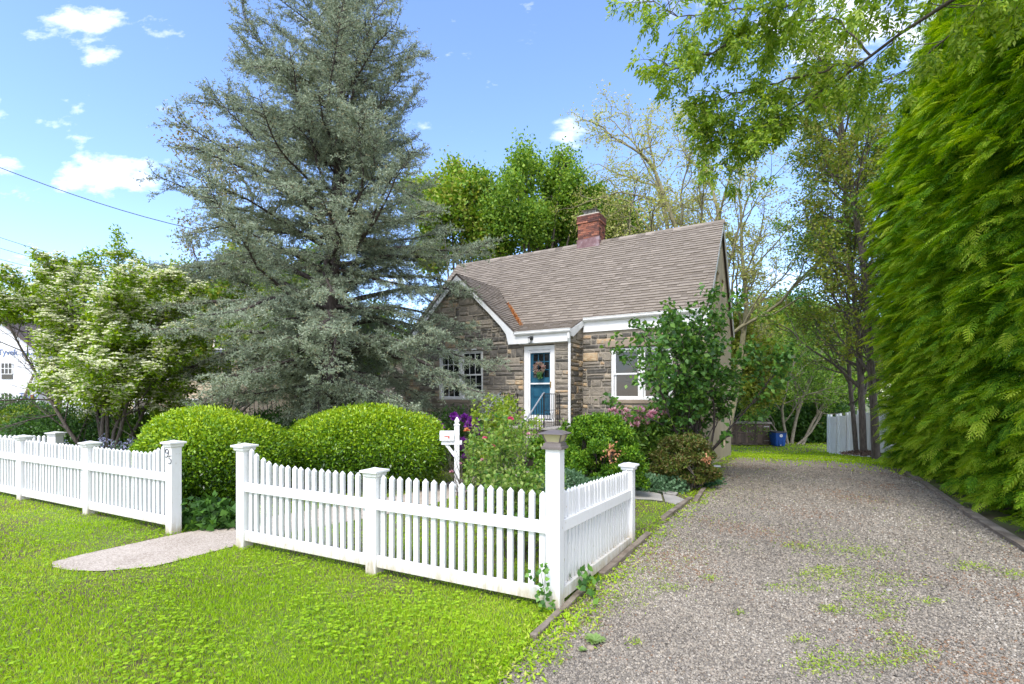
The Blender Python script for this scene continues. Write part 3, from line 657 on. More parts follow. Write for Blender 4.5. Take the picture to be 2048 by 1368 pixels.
# stoop, steps and iron rails
sp_ = MB(); sp_.box((-.25, -1.05, -.2), (1.5, -.045, 1.0)); sp_.build('stoop', LSTONE, house, bevel=.02)
stonewall('stoop_facing', (-.25, -1.05), (1, 0), (0, -1), .4, lambda s: 1.0, -.1, [], 21, house); stonewall('stoop_facing', (1.05, -1.05), (1, 0), (0, -1), .45, lambda s: 1.0, -.1, [], 22, house)
ft = MB(); ft.box((-.3, -1.1, 1.0), (1.55, -.05, 1.06)); ft.box((-.02, -.05, 1.06), (1.02, .05, 1.14))
ft.build('stoop_slab', FLAG, house, bevel=.012)
for k in range(5):
    z = .83-.165*k; ft = MB(); ft.box((.1, -1.41-.3*k, z-.25), (1.05, -1.055 if k == 0 else -1.112-.3*k, z)); ft.build('step', FLAG, house, bevel=.012)
def ironrail(u):
    m = MB(); a = (u, -.12, 1.93); b = (u, -1.05, 1.93); e = (u, -2.3, 1.05)
    m.bar(a, b, .02); m.bar((u, -.12, 1.05), a, .022); m.bar((u, -1.05, 1.03), b, .03); m.bar((u, -.12, 1.18), (u, -1.05, 1.18), .012); m.bar((u, -.12, 1.5), (u, -1.05, 1.5), .012)
    for i in range(1, 8): m.bar((u, -.12-.116*i, 1.06), (u, -.12-.116*i, 1.93), .012)
    m.bar((u, -2.3, .2), e, .03); m.bar((u, -1.05, 1.2), (u, -2.3, .35), .012)
    for i in range(1, 9): t = i/9; m.bar((u, -1.05-1.25*t, 1.2-.85*t), (u, -1.05-1.25*t, 1.90-.87*t), .012)
    for i in range(4):
        q = -.3-.2*i; m.tube([(u, q+.05*math.cos(x), 1.34+.09*math.sin(x)) for x in np.linspace(0, 6.28, 12)], .006, 5)
    o = m.build('iron_railing', IRON, house)
    h = MB(); h.tube([(u, -1.03, 1.955), (u, -1.1, 1.935), (u, -2.3, 1.09), (u, -2.42, 1.0)], .02, 8); h.build('handrail', GREYP, o)
ironrail(-.12); ironrail(1.2)

# low side wing on the left with shingled lean-to roof
sw = MB(); sw.box((-7.4, .9, -.5), (-5.02, 5.5, 1.75)); sw.build('side_wing', SIDING, house)
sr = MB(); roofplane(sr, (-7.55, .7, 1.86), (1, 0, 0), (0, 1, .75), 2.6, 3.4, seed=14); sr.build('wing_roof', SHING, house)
s2 = MB(); s2.box((-7.5, .78, 1.60), (-5.0, .86, 1.84)); s2.box((-7.42, .83, -.4), (-7.25, .895, 1.6)); s2.box((-5.9, .83, .6), (-5.8, .895, 1.6)); s2.box((-5.2, .83, .6), (-5.02, .895, 1.6)); s2.build('wing_trim', WHITE, house)
s3 = MB(); s3.box((-5.8, .85, .75), (-5.2, .897, 1.58)); s3.build('wing_window', GLASS, house)
# wreath on the front door: hangs there, a thing of its own
wr = thing('door_wreath', 'dried flower wreath with a green tuft hanging on the blue front door', 'wreath', HW(.5, .075, 2.66), HA)
ri = MB(); ri.tube([(.13*math.cos(a), 0, .14*math.sin(a)) for a in np.linspace(0, 2*math.pi, 20)], .03, 6); ri.build('ring', BARKG, wr)
rg = np.random.default_rng(8); n = 700; a = rg.random(n)*6.28; rr = .135+rg.normal(size=n)*.03
leafobj('dried_flowers', np.stack([rr*np.cos(a), -.02-.04*rg.random(n), rr*np.sin(a)], -1), rdir(rg, n), rdir(rg, n), .04, .025, leafmat('dried', [(.16, .2, .08), (.35, .28, .2), (.45, .2, .2), (.5, .42, .35)], .1), wr, rng=rg)
n = 260; leafobj('green_tuft', np.stack([.03+rg.uniform(-.06, .06, n), -.05-.03*rg.random(n), -.2+rg.uniform(-.08, .08, n)], -1), rdir(rg, n), rdir(rg, n), .06, .02, leafmat('tuft', [(.05, .16, .04), (.12, .28, .09)], .2), wr, rng=rg)
# ================================================================ PLANTS
def grow(rng, p, d, L, r, lvl, P, polys, tips):
    """branching skeleton. P[lvl] = dict(seg, wig, trop, nb, spread, ratio, start)"""
    q = P[lvl]; n = q.get('seg', 5); pts = [np.array(p, float)]; dirs = []; d = np.array(d, float)
    for i in range(n):
        d = d+rng.normal(size=3)*q['wig']; d[2] += q.get('trop', 0); d /= np.linalg.norm(d)
        pts.append(pts[-1]+d*L/n); dirs.append(d.copy())
    pts = np.array(pts); rad = np.linspace(r, r*q.get('taper', .35), n+1); polys.append((pts, rad, lvl))
    if lvl == len(P)-1: tips.append((pts, dirs)); return
    nb = q['nb']; st = q.get('start', .25); az0 = rng.random()*6.28
    for k in range(nb):
        t = st+(1-st)*(k+rng.random())/nb; f = t*n; i = min(int(f), n-1); pos = pts[i]+(pts[i+1]-pts[i])*(f-i); dd = dirs[i]
        az = az0+k*2.4+rng.normal()*.3; sp = q['spread']*(1+.25*rng.normal())
        u = np.cross(dd, [0, 0, 1.] if abs(dd[2]) < .95 else [1., 0, 0]); u /= np.linalg.norm(u); w = np.cross(dd, u)
        if 'flat' in q: w = w*q['flat']
        nd = dd*math.cos(sp)+(u*math.cos(az)+w*math.sin(az))*math.sin(sp); nd /= np.linalg.norm(nd)
        l2 = L*q['ratio']*(1-q.get('fall', .45)*t)*(.8+.4*rng.random())
        grow(rng, pos, nd, l2, rad[i]*(.62 if lvl else .55), lvl+1, P, polys, tips)
    if q.get('cont', 1): grow(rng, pts[-1], dirs[-1], L*q['ratio']*.6, rad[-1], lvl+1, P, polys, tips)
def fromtips(rng, tips, per, jit):
    C = []; A = []
    for pts, dirs in tips:
        m = len(dirs); k = rng.random(per)*m; i = np.minimum(k.astype(int), m-1); D = np.array(dirs)
        C.append(pts[i]+(pts[i+1]-pts[i])*(k-i)[:, None]); A.append(D[i])
    C = np.concatenate(C); A = np.concatenate(A); return C+rng.normal(size=C.shape)*jit, A
def wood(name, polys, mat, parent, k=6, lv=(0, 9), minr=0):
    g = {}
    for q in polys:
        if lv[0] <= q[2] <= lv[1] and q[1][0] >= minr: g.setdefault('a', []).append(q[:2])
    if not g: return
    V, Fc = tubes(g['a'], k); return npmesh(name, V, Fc, mat, parent, smooth=True)
def tree(name, label, cat, loc, d0, L, r, P, per, jit, ls, lw, lmat, bmat, seed, group=None, droop=-.2, env=None, rad_k=7, extra=None, upn=.6, crown='crown', trunks=None, minr=0):
    rng = np.random.default_rng(seed); t = thing(name, label, cat, loc, 0, group); polys = []; tips = []
    for tp, td, tl, tr_ in (trunks or [((0, 0, -.1), d0, L, r)]): grow(rng, tp, td, tl, tr_, 0, P, polys, tips)
    wood('trunk', polys, bmat, t, rad_k, (0, 0)); wood('branches', polys, bmat, t, 4, (1, 9), minr)
    C, A = fromtips(rng, tips, per, jit)
    if env is not None: k = env(C); C, A = C[k], A[k]
    n = len(C); Ax = unit(A*.5+rng.normal(size=(n, 3))*.6+np.array([0, 0, droop])); Nn = unit(rng.normal(size=(n, 3))*.5+np.array([0, 0, upn]))
    leafobj(crown, C, Ax, Nn, ls*(.7+.6*rng.random(n)), lw*(.7+.6*rng.random(n)), lmat, t, rng=rng)
    return t, C, rng
def lump(rng, n, c, rad, depth=.25, low=-1.0, bumps=7, amp=.12, power=1):
    """points in the outer shell of a lumpy ellipsoid, with outward normals"""
    d = unit(rng.normal(size=(n, 3))); d = d[d[:, 2] > low]; n = len(d)
    K = unit(rng.normal(size=(bumps*4, 3))); w = rng.random(bumps*4)
    f = 1+amp*((np.exp(-((1-d@K.T)*9))*w).sum(1)-.5)
    if power != 1: # squarer section
        s = (np.abs(d)**power).sum(1)**(1/power); f = f/s
    t = 1.03-depth*rng.random(n)**1.3; t += np.where(rng.random(n) < .07, .09*rng.random(n), 0)
    return np.array(c)+d*np.array(rad)*(f*t)[:, None], unit(d/np.array(rad)), d
def shrub(name, label, cat, loc, lumps, n, ls, lw, lmat, seed, group=None, depth=.3, amp=.15, stem=BARKG, low=-.75, power=1, part='foliage', out=.8, topbias=0., parent=None, core=True, nst=7):
    rng = np.random.default_rng(seed); t = parent or thing(name, label, cat, loc, 0, group); Cs = []; Ns = []; tot = sum(l[3]*l[4]+l[4]*l[5]+l[3]*l[5] for l in lumps)
    for l in lumps:
        k = int(n*(l[3]*l[4]+l[4]*l[5]+l[3]*l[5])/tot); C, Nn, d = lump(rng, k, l[:3], l[3:6], depth, low, amp=amp, power=power); Cs.append(C); Ns.append(Nn)
    C = np.concatenate(Cs); Nn = np.concatenate(Ns); m = C[:, 2] > .0; C, Nn = C[m], Nn[m]; k = len(C)
    A = unit(Nn*out+rng.normal(size=(k, 3))*.7+np.array([0, 0, .15])); r = rng.random(k)
    if topbias: # fresh shoots on the upper side, with sunlit tops painted in too
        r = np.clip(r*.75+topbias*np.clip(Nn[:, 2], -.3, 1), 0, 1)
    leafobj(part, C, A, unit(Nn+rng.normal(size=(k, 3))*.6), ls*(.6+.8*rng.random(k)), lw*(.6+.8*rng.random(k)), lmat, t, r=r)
    if core:
        polys = []
        for i in range(nst):
            l = lumps[i % len(lumps)]; a = rng.random()*6.28; e = np.array(l[:3])+np.array([math.cos(a)*l[3]*.6, math.sin(a)*l[4]*.6, l[5]*.4*rng.random()])
            s = np.array([l[0]*.35+rng.normal()*.06, l[1]*.35+rng.normal()*.06, -.05]); mid = (s+e)/2+rng.normal(size=3)*.08
            polys.append((np.array([s, mid, e]), [.022, .016, .006]))
            for j in range(3): e2 = e+rng.normal(size=3)*np.array(l[3:6])*.35; polys.append((np.array([mid, (mid+e2)/2, e2]), [.012, .008, .004]))
        V, Fc = tubes(polys, 5); npmesh('stems', V, Fc, stem, t, smooth=True)
    return t
def blossoms(name, parent, P, size, mat, seed, petals=26, flat=.8):
    rng = np.random.default_rng(seed); P = np.asarray(P, float)
    for p in P:
        s = size*(.8+.4*rng.random()); d = rdir(rng, petals); d[:, 2] = np.abs(d[:, 2])*.9-.15
        leafobj(name, p+d*s*.25, d, rdir(rng, petals), s*.8, s*.62, mat, parent, rng=rng, fold=.3)

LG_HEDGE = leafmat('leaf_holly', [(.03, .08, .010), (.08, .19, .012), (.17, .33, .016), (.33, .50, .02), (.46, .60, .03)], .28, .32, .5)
LG_GRASS = leafmat('grass_leaf', [(.17, .32, .010), (.29, .49, .012), (.41, .60, .02), (.56, .56, .14)], .35, .5, .3)
LG_CLOV = leafmat('clover_leaf', [(.17, .33, .010), (.30, .50, .012), (.40, .58, .025)], .35, .45, .3)
LG_MAPLE = leafmat('leaf_maple', [(.06, .14, .02), (.14, .28, .035), (.25, .41, .055), (.37, .50, .08)], .4, .5, .3)
LG_LOC = leafmat('leaf_locust', [(.28, .34, .06), (.44, .48, .12), (.52, .48, .2), (.36, .42, .08)], .4)
LG_BROWN = leafmat('leaf_bronze', [(.12, .13, .04), (.25, .20, .07), (.34, .25, .10), (.22, .26, .06)], .4)
LG_DARK = leafmat('leaf_dark', [(.03, .08, .018), (.065, .16, .028), (.12, .26, .04)], .3, .4, .4)
LG_MID = leafmat('leaf_mid', [(.05, .12, .02), (.11, .23, .03), (.20, .35, .045), (.29, .42, .07)], .38)
LG_OLIVE = leafmat('leaf_olive', [(.09, .15, .02), (.18, .26, .03), (.30, .36, .05), (.30, .26, .07)], .4)
LG_CEDAR = leafmat('needle_blue', [(.12, .14, .08), (.22, .27, .18), (.32, .38, .26), (.44, .51, .37), (.42, .37, .2)], .2, .6, .2)
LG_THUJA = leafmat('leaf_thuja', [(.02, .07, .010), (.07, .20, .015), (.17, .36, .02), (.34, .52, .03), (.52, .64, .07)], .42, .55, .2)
LG_DOG = leafmat('leaf_dogwood', [(.10, .20, .015), (.22, .37, .025), (.36, .50, .04)], .45)
LG_LILAC = leafmat('leaf_lilac', [(.035, .10, .02), (.07, .18, .03), (.12, .27, .045), (.20, .36, .05)], .3, .4, .45)
LG_ROSE = leafmat('leaf_rose', [(.07, .18, .03), (.15, .29, .04), (.27, .40, .07), (.36, .42, .13)], .38, .45)
LG_CYP = leafmat('leaf_cypress', [(.02, .07, .008), (.07, .19, .012), (.17, .34, .02), (.27, .43, .03)], .3, .55)
LG_CYPO = leafmat('leaf_cypress_rust', [(.03, .06, .012), (.09, .15, .02), (.15, .15, .035), (.20, .13, .05), (.16, .26, .03)], .25)
LG_GREY = leafmat('leaf_grey', [(.06, .13, .06), (.12, .23, .11), (.20, .32, .17)], .3)
LG_ASH = leafmat('leaf_ash', [(.10, .20, .03), (.20, .34, .03), (.32, .46, .05), (.42, .52, .10)], .45, .45, .3)
F_WHITE = leafmat('bract_cream', [(.58, .62, .36), (.70, .72, .48), (.78, .79, .60)], .3)
F_PINK = leafmat('petal_pink', [(.62, .25, .34), (.75, .42, .48), (.82, .62, .62)], .3)
F_HOT = leafmat('petal_hotpink', [(.6, .04, .12), (.75, .12, .25), (.8, .3, .38)], .3)
F_PURP = leafmat('petal_purple', [(.16, .012, .25), (.28, .03, .38), (.40, .10, .5)], .3)
F_OR = leafmat('petal_orange', [(.7, .2, .08), (.8, .35, .15), (.8, .5, .25)], .3)
F_LAV = leafmat('petal_lavender', [(.3, .3, .5), (.45, .46, .62)], .3)
F_DEAD = leafmat('dead_leaf', [(.5, .22, .1), (.6, .32, .18)], .2)

# ---- big blue cedar
def cedar():
    rng = np.random.default_rng(11); Y0 = 12.0; ox = X(650, Y0)
    t = thing('cedar_tree', 'tall blue-green cedar tree with layered drooping branches standing before the stone house', 'tree', (ox, Y0, float(gz(ox, Y0))))
    zs = np.linspace(-.2, 12.3, 16); k = np.clip(zs, 0, 12.3)/12.3
    lean = np.stack([.55*k**1.1+.05*np.sin(zs), .04*np.sin(zs*1.3), zs], -1); rad = .27*(1-k)**.8+.02; rad[0] = .36; rad[1] = .29
    tp = lambda z: np.array([np.interp(z, zs, lean[:, 0]), np.interp(z, zs, lean[:, 1]), z])
    V, Fc = tubes([(lean, rad)], 12); npmesh('trunk', V, Fc, BARKC, t, smooth=True)
    HZ = [1.7, 2.3, 3.0, 4.2, 5.5, 6.7, 8.0, 9.2, 10.4, 11.2, 12.2]
    HL = [1.4, 3.4, 4.8, 5.3, 5.4, 5.2, 4.2, 3.6, 2.8, 1.8, .3]; HR = [1.3, 2.8, 4.3, 4.8, 4.7, 4.3, 3.7, 2.9, 2.0, 1.2, .2]
    polys = []; C = []; A = []; nb = 185
    for i in range(nb):
        z = 1.5+10.4*((i+rng.random())/nb)**1.12; az = i*2.39996+rng.normal()*.25
        R0 = np.interp(z, HZ, HR)*(.5+.5*math.cos(az))+np.interp(z, HZ, HL)*(.5-.5*math.cos(az))
        if math.sin(az) > .3: R0 *= .85
        if math.sin(az) < -.3: R0 *= .80
        R0 *= rng.uniform(.5, 1.08) if z > 7.5 else rng.uniform(.66, 1.08)
        R0 = min(R0, 3.7 if math.cos(az) > 0 and z > 7.2 else 5.3); rise = np.interp(z, [1.5, 4, 8, 12], [.06, .22, .42, .70])+rng.normal()*.17
        z0 = max(1.25, z-R0*rise*.75) if z < 10 else z-R0*rise*.5
        n = 9; pts = [tp(z0)]; d = np.array([math.cos(az), math.sin(az), rise*1.3]); d /= np.linalg.norm(d); L = R0/max(.45, math.hypot(d[0], d[1]))*.95
        for s in range(n):
            d = d+rng.normal(size=3)*.15; d[2] += (-.08 if z < 5 else -.015) if s < 6 else .02
            d /= np.linalg.norm(d); pts.append(pts[-1]+d*L/n)
        pts = np.array(pts); hz_ = np.linalg.norm(pts[-1, :2]-pts[0, :2]); pts = pts[0]+(pts-pts[0])*min(1.0, R0/max(hz_, .1)); r0 = .012+.013*R0*(1 if z < 8 else .8); polys.append((pts, np.linspace(r0, .006, n+1)))
        # flat side sprays
        m = int(13*L)
        for j in range(m):
            f = (.13+.87*(j+rng.random())/m)*n; a = min(int(f), n-1); p = pts[a]+(pts[a+1]-pts[a])*(f-a); dd = unit(pts[a+1]-pts[a]); sd = unit(np.cross(dd, [0, 0, 1.]))*(1 if j % 2 else -1)
            l2 = (.26+.50*(1-f/n*.6))*rng.uniform(.4, 1.25)*min(1, L/2.6+.25); q = unit(dd*rng.uniform(.45, .9)+sd*rng.uniform(.5, 1)+np.array([0, 0, rng.uniform(-.38, .12)]))
            pp = [p]
            for s in range(4): q = unit(q+rng.normal(size=3)*.13+np.array([0, 0, -.05 if z < 6 else .03])); pp.append(pp[-1]+q*l2/4)
            pp = np.array(pp); polys.append((pp, [.009, .007, .005, .004, .003]))
            kk = int(7+l2*15)
            for s in range(kk):  # twigs of needles
                f2 = (.12+.88*rng.random())*4; b = min(int(f2), 3); p2 = pp[b]+(pp[b+1]-pp[b])*(f2-b); e = unit(q*.7+rng.normal(size=3)*np.array([.6, .6, .28])+np.array([0, 0, .1])); l3 = rng.uniform(.07, .22)
                ns = int(l3*62); tt = rng.random(ns)[:, None]; C.append(p2+e*l3*tt); A.append(unit(e*.55+rng.normal(size=(ns, 3))*.75))
    C = np.concatenate(C); A = np.concatenate(A); n = len(C); print('cedar needles', n)
    V, Fc = tubes(polys[:], 4); npmesh('branches', V, Fc, BARKC, t, smooth=True)
    clump = .5+.5*np.sin(C[:, 0]*2.3+C[:, 2]*1.7)*np.sin(C[:, 1]*2+C[:, 2]*2.9); low = np.clip((7-C[:, 2])/5, 0, 1)
    r = np.clip(rng.random(n)*.55+.22*clump+.14*low, 0, .94); r[rng.random(n) < .05] = 1
    leafobj('needles', C, A, rdir(rng, n), .052*(.7+.6*rng.random(n)), .016, LG_CEDAR, t, r=r)
cedar()

# ---- kousa dogwood, left
def dogwood():
    Y0 = 11.3; x0 = X(212, Y0); rng = np.random.default_rng(5)
    P = [dict(seg=6, wig=.07, trop=.02, nb=9, spread=.85, ratio=.50, start=.35, fall=.35), dict(seg=5, wig=.12, trop=-.01, nb=7, spread=.75, ratio=.5, flat=.5), dict(seg=4, wig=.14, nb=4, spread=.7, ratio=.55, flat=.4), dict(seg=3, wig=.1)]
    tr_ = [((rng.normal()*.06, rng.normal()*.06, -.1), unit(np.array([math.cos(a)*s, math.sin(a)*s*.7, 1.])), l, .05) for a, s, l in [(0, .12, 4.2), (1.2, .25, 3.8), (2.6, .42, 4.1), (3.6, .55, 3.9), (5., .4, 3.4), (5.9, .5, 3.6), (.5, .6, 3.0), (3.1, .8, 3.1)]]
    t, C, rg = tree('dogwood_tree', 'spreading dogwood tree with layers of cream white flowers beside the blue cedar', 'tree', (x0, Y0, .05), None, 0, 0, P, 25, .07, .085, .045, LG_DOG, BARKG, 5, trunks=tr_, env=lambda C: (C[:, 2] > .9) & ((C[:, 0] > -1.0+.12*np.sin(C[:, 2]*9)) | (C[:, 2] > 3.5)), upn=.9, droop=-.05)
    n = 60000; i = rg.choice(len(C), n); c = C[i]; c = c[(np.sin(c[:, 0]*3.1)*np.sin(c[:, 2]*6.3+1)+rg.normal(size=n)*.4 > -.45) & (c[:, 2]+.25*rg.normal(size=n) < 4.9)]; c = c+np.array([0, 0, .07]); V = []; r = []
    for k in range(4):
        a = k*math.pi/2+rg.random(len(c))*.5; A = np.stack([np.cos(a), np.sin(a), .12+rg.normal(size=len(a))*.2], -1); v, f = leafquads(c, A, np.tile([.1, -.55, 1.], (len(c), 1))+rg.normal(size=(len(c), 3))*.3, .055, .045, .05); V.append(v)
    V = np.concatenate(V); npmesh('flowers', V, np.arange(len(V)).reshape(-1, 4), F_WHITE, t, rg.random(len(V)//4))
dogwood()

# ---- clipped hedges
hz = float(gz(-5, 8.5))
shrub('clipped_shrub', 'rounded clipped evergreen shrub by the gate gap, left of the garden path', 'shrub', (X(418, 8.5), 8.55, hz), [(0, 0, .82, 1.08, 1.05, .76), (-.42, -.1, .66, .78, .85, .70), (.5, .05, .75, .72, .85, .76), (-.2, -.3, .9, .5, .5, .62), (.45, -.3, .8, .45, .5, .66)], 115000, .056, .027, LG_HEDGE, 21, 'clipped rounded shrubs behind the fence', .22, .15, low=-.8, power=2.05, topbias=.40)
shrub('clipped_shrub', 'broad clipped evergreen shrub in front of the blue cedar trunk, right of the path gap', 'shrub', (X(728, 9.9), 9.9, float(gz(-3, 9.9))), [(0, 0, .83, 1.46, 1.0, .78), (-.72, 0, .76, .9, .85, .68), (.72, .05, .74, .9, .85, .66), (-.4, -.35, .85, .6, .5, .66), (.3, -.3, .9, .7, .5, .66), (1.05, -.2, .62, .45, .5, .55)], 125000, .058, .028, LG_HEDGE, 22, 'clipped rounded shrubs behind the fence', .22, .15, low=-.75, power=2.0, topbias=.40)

# ---- thuja row on the right
def frond_mesh(rng, n, L):
    """feather shaped fronds built once in local axes: x along, y across"""
    V = []
    for s in (-1, 1):
        for k in range(5):
            t = .08+.165*k; l = (.40-.055*k)*(1 if k else .85); a = .78; b = np.array([t, 0, 0]); e = b+np.array([l*math.cos(a), s*l*math.sin(a), -.03]); w = .016
            V.append([b, b+np.array([l*.6*math.cos(a)+w, s*l*.5*math.sin(a)-s*w*.6, .01]), e, b+np.array([l*.45*math.cos(a)-w, s*l*.6*math.sin(a)+s*w*.6, .01])])
    V.append([(0, 0, 0), (.5, -.02, .01), (1.02, 0, -.04), (.5, .02, .01)])
    return np.array([[list(q) for q in v] for v in V], float)
def thuja(name, label, x, y, H, Rb, n, seed, group, fl=.22, facing=True):
    rng = np.random.default_rng(seed); t = thing(name, label, 'tree', (x, y, float(gz(x, y))), 0, group)
    base = frond_mesh(rng, 0, 1)  # (11,4,3)
    K = 16; ns = n//K; z = H*rng.beta(1.02, 1.25, ns); az = rng.random(ns)*2*np.pi
    if facing: az = np.where((np.cos(az-2.6) < -.25), az+np.pi, az)
    prof = np.interp(z/H, [0, .05, .12, .3, .65, .85, 1], [.72, .84, .95, 1.02, .95, .55, .08])*Rb
    bump = 1+.17*np.sin(az*4+z*1.3+seed)*np.sin(z*2.1+az*2)+.08*np.sin(z*4.6+az*6+1.5*np.sin(az*3))
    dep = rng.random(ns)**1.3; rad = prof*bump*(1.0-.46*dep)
    A0 = unit(np.stack([np.cos(az), np.sin(az), 0*az], -1)+rng.normal(size=(ns, 3))*.32+np.array([0, 0, 1.])*rng.uniform(-.55, .30, ns)[:, None])
    c0 = np.stack([rad*np.cos(az), rad*np.sin(az), z+.05], -1); S0 = unit(np.cross(A0, [0, 0, 1.])); sl = rng.uniform(.28, .55, ns)
    # every spray is a flat fan of fronds, drooping towards its tip
    u = rng.random((ns, K)); side = rng.normal(size=(ns, K)); wd = .38*(1-u*.75)
    c = c0[:, None]+A0[:, None]*(u*sl[:, None])[..., None]+S0[:, None]*(side*wd*sl[:, None]*.5)[..., None]; c[..., 2] -= (u**2)*sl[:, None]*.32+rng.normal(size=(ns, K))*.015
    A = unit(A0[:, None]*1.0+S0[:, None]*(side*.55)[..., None]+rng.normal(size=(ns, K, 3))*.2-np.array([0, 0, 1.])*(u*.45)[..., None])
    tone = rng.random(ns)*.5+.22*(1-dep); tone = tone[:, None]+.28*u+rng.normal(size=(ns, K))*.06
    n = ns*K; c = c.reshape(-1, 3); A = A.reshape(-1, 3); tone = tone.ravel(); c[:, 2] = np.maximum(c[:, 2], .06)
    side_ = unit(np.cross(A, np.array([0, 0, 1.]))+rng.normal(size=(n, 3))*.22); Nn = unit(np.cross(side_, A)); side_ = np.cross(Nn, A)
    s = fl*(.65+.7*rng.random(n))
    V = c[:, None, None, :]+s[:, None, None, None]*(base[None, ..., 0:1]*A[:, None, None]+base[None, ..., 1:2]*side_[:, None, None]+base[None, ..., 2:3]*Nn[:, None, None])
    V[..., 2] -= (base[None, ..., 0]**2*s[:, None, None]*.22)
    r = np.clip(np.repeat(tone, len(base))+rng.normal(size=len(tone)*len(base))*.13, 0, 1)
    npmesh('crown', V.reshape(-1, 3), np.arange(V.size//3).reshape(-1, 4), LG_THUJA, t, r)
    polys = [(np.array([[0, 0, -.1], [.03, 0, H*.5], [0, 0, H*.96]]), [.13, .09, .02])]
    for i in range(60):
        zz = H*(.04+.9*rng.random()); a = rng.random()*6.28; R_ = np.interp(zz/H, [0, .2, .5, .8, 1], [.8, 1.05, .92, .55, .08])*Rb*.8
        polys.append((np.array([[0, 0, zz-.2], [R_*.5*math.cos(a), R_*.5*math.sin(a), zz-.05], [R_*math.cos(a), R_*math.sin(a), zz+.1]]), [.03, .02, .008]))
    V, Fc = tubes(polys, 5); npmesh('trunk', V, Fc, BARKC, t, smooth=True)
tg = 'tall evergreen hedge trees along the gravel drive'
for i, (x, y, H, Rb, n, lab) in enumerate([(8.05, 5.1, 12, 1.5, 17000, 'nearest of the tall evergreen hedge trees, cut by the right edge of the view'), (8.85, 7.0, 12.6, 1.5, 19000, 'second evergreen hedge tree from the viewer, above the drive edging board'),
        (9.75, 8.9, 12.8, 1.5, 17000, 'middle evergreen hedge tree on the right of the gravel drive'), (10.65, 10.7, 12.4, 1.42, 15000, 'fourth evergreen hedge tree from the viewer on the drive'), (11.35, 12.5, 11.6, 1.3, 14000, 'farthest evergreen hedge tree, next to the row of bare trunks')]):
    thuja('hedge_tree', lab, x, y, H, Rb, int(n*1.9), 40+i, tg, .23)

# ---- trees of the background
Pm = [dict(seg=6, wig=.06, trop=.03, nb=11, spread=.75, ratio=.52, start=.22, fall=.35), dict(seg=5, wig=.14, trop=.05, nb=7, spread=.7, ratio=.55), dict(seg=4, wig=.16, nb=5, spread=.7, ratio=.6), dict(seg=3, wig=.15)]
def bg(name, label, px, Y, H, mat, seed, per=26, ls=.16, lw=.12, jit=.22, P=Pm, bark=BARKG, group=None, r=.2, d=(0, 0, 1), cat='tree', env=None, minr=0.0, **k):
    x = X(px, Y); return tree(name, label, cat, (x, Y, float(gz(x, Y))), np.array(d, float), H*.72, r, P, per, jit, ls, lw, mat, bark, seed, group, env=env, minr=minr, **k)
def crowntree(name, label, px, Y, lumps, n, ls, lw, mat, seed, bark=BARKG, r=.2, group=None, depth=.75):
    """trunk and limbs to several uneven leaf masses; lumps given as seen from the road: (px, py, radius)"""
    rng = np.random.default_rng(seed); x = X(px, Y); z0 = float(gz(x, Y)); t = thing(name, label, 'tree', (x, Y, z0), 0, group); k = Y/F; Ls = []; polys = []
    for (a, b, q) in lumps:
        c = np.array([X(a, Y)-x, rng.uniform(-1, 1)*q*k*.8, Zh(b, Y)-z0]); q *= k
        for m in range(13): d = unit(rng.normal(size=3)); w_ = q*rng.uniform(.18, .40); Ls.append((*(c+d*q*rng.uniform(.3, 1.05)), w_, w_, w_*rng.uniform(.7, 1.5)))
        mid = np.array([c[0]*.35, c[1]*.3, c[2]*.55]); polys.append((np.array([[0, 0, c[2]*.28], mid, c*.85+mid*.15, c]), [r*.4, r*.28, r*.15, .02]))
        for m in range(6): e = c+unit(rng.normal(size=3))*q*.9; polys.append((np.array([c*.8+mid*.2, (c+e)/2, e]), [r*.14, r*.09, .01]))
    top = max(l[2] for l in Ls); polys.append((np.array([[0, 0, -.2], [.05, 0, top*.3], [0, 0, top*.7]]), [r, r*.75, r*.3]))
    V, Fc = tubes([(resm(a), np.interp(np.linspace(0, 1, 8), np.linspace(0, 1, len(b)), b)) for a, b in polys], 6); npmesh('trunk', V, Fc, bark, t, smooth=True)
    Cs = []; w = np.array([l[3]**2 for l in Ls]); w /= w.sum()
    for l, ww in zip(Ls, w): Cs.append(lump(rng, int(n*ww), l[:3], l[3:6], depth, -1, amp=.35)[0])
    C = np.concatenate(Cs); C += rng.normal(size=C.shape)*ls*1.7; m = len(C)
    leafobj('crown', C, unit(rng.normal(size=(m, 3))*.8+np.array([0, 0, -.15])), unit(rng.normal(size=(m, 3))*.7+np.array([0, 0, .6])), ls*(.6+.8*rng.random(m)), lw*(.6+.8*rng.random(m)), mat, t, rng=rng)
    return t
def resm(a, n=8):
    a = np.asarray(a, float); tt = np.linspace(0, len(a)-1, n); q = np.stack([np.interp(tt, np.arange(len(a)), a[:, k]) for k in range(3)], -1); q[1:-1] = (q[:-2]+2*q[1:-1]+q[2:])/4; return q
LG_YG = leafmat('leaf_ygreen', [(.09, .20, .02), (.19, .34, .035), (.33, .45, .06), (.38, .36, .08)], .4)
crowntree('maple_tree', 'full green maple tree behind the roof, left of the chimney', 1075, 25, [(1000, 400, 55), (1045, 355, 42), (1105, 365, 58), (1155, 400, 50), (1040, 440, 66), (1110, 445, 70), (1180, 425, 36), (985, 470, 48), (1062, 328, 22), (1125, 325, 24), (960, 385, 36), (1190, 395, 20)], 62000, .14, .11, LG_MAPLE, 51, r=.28)
crowntree('maple_tree', 'yellow-green tree behind the house, between cedar and maple', 915, 24, [(925, 395, 42), (890, 440, 60), (945, 465, 50), (850, 400, 40), (900, 350, 25), (860, 490, 50)], 22000, .17, .13, LG_YG, 52, r=.2)
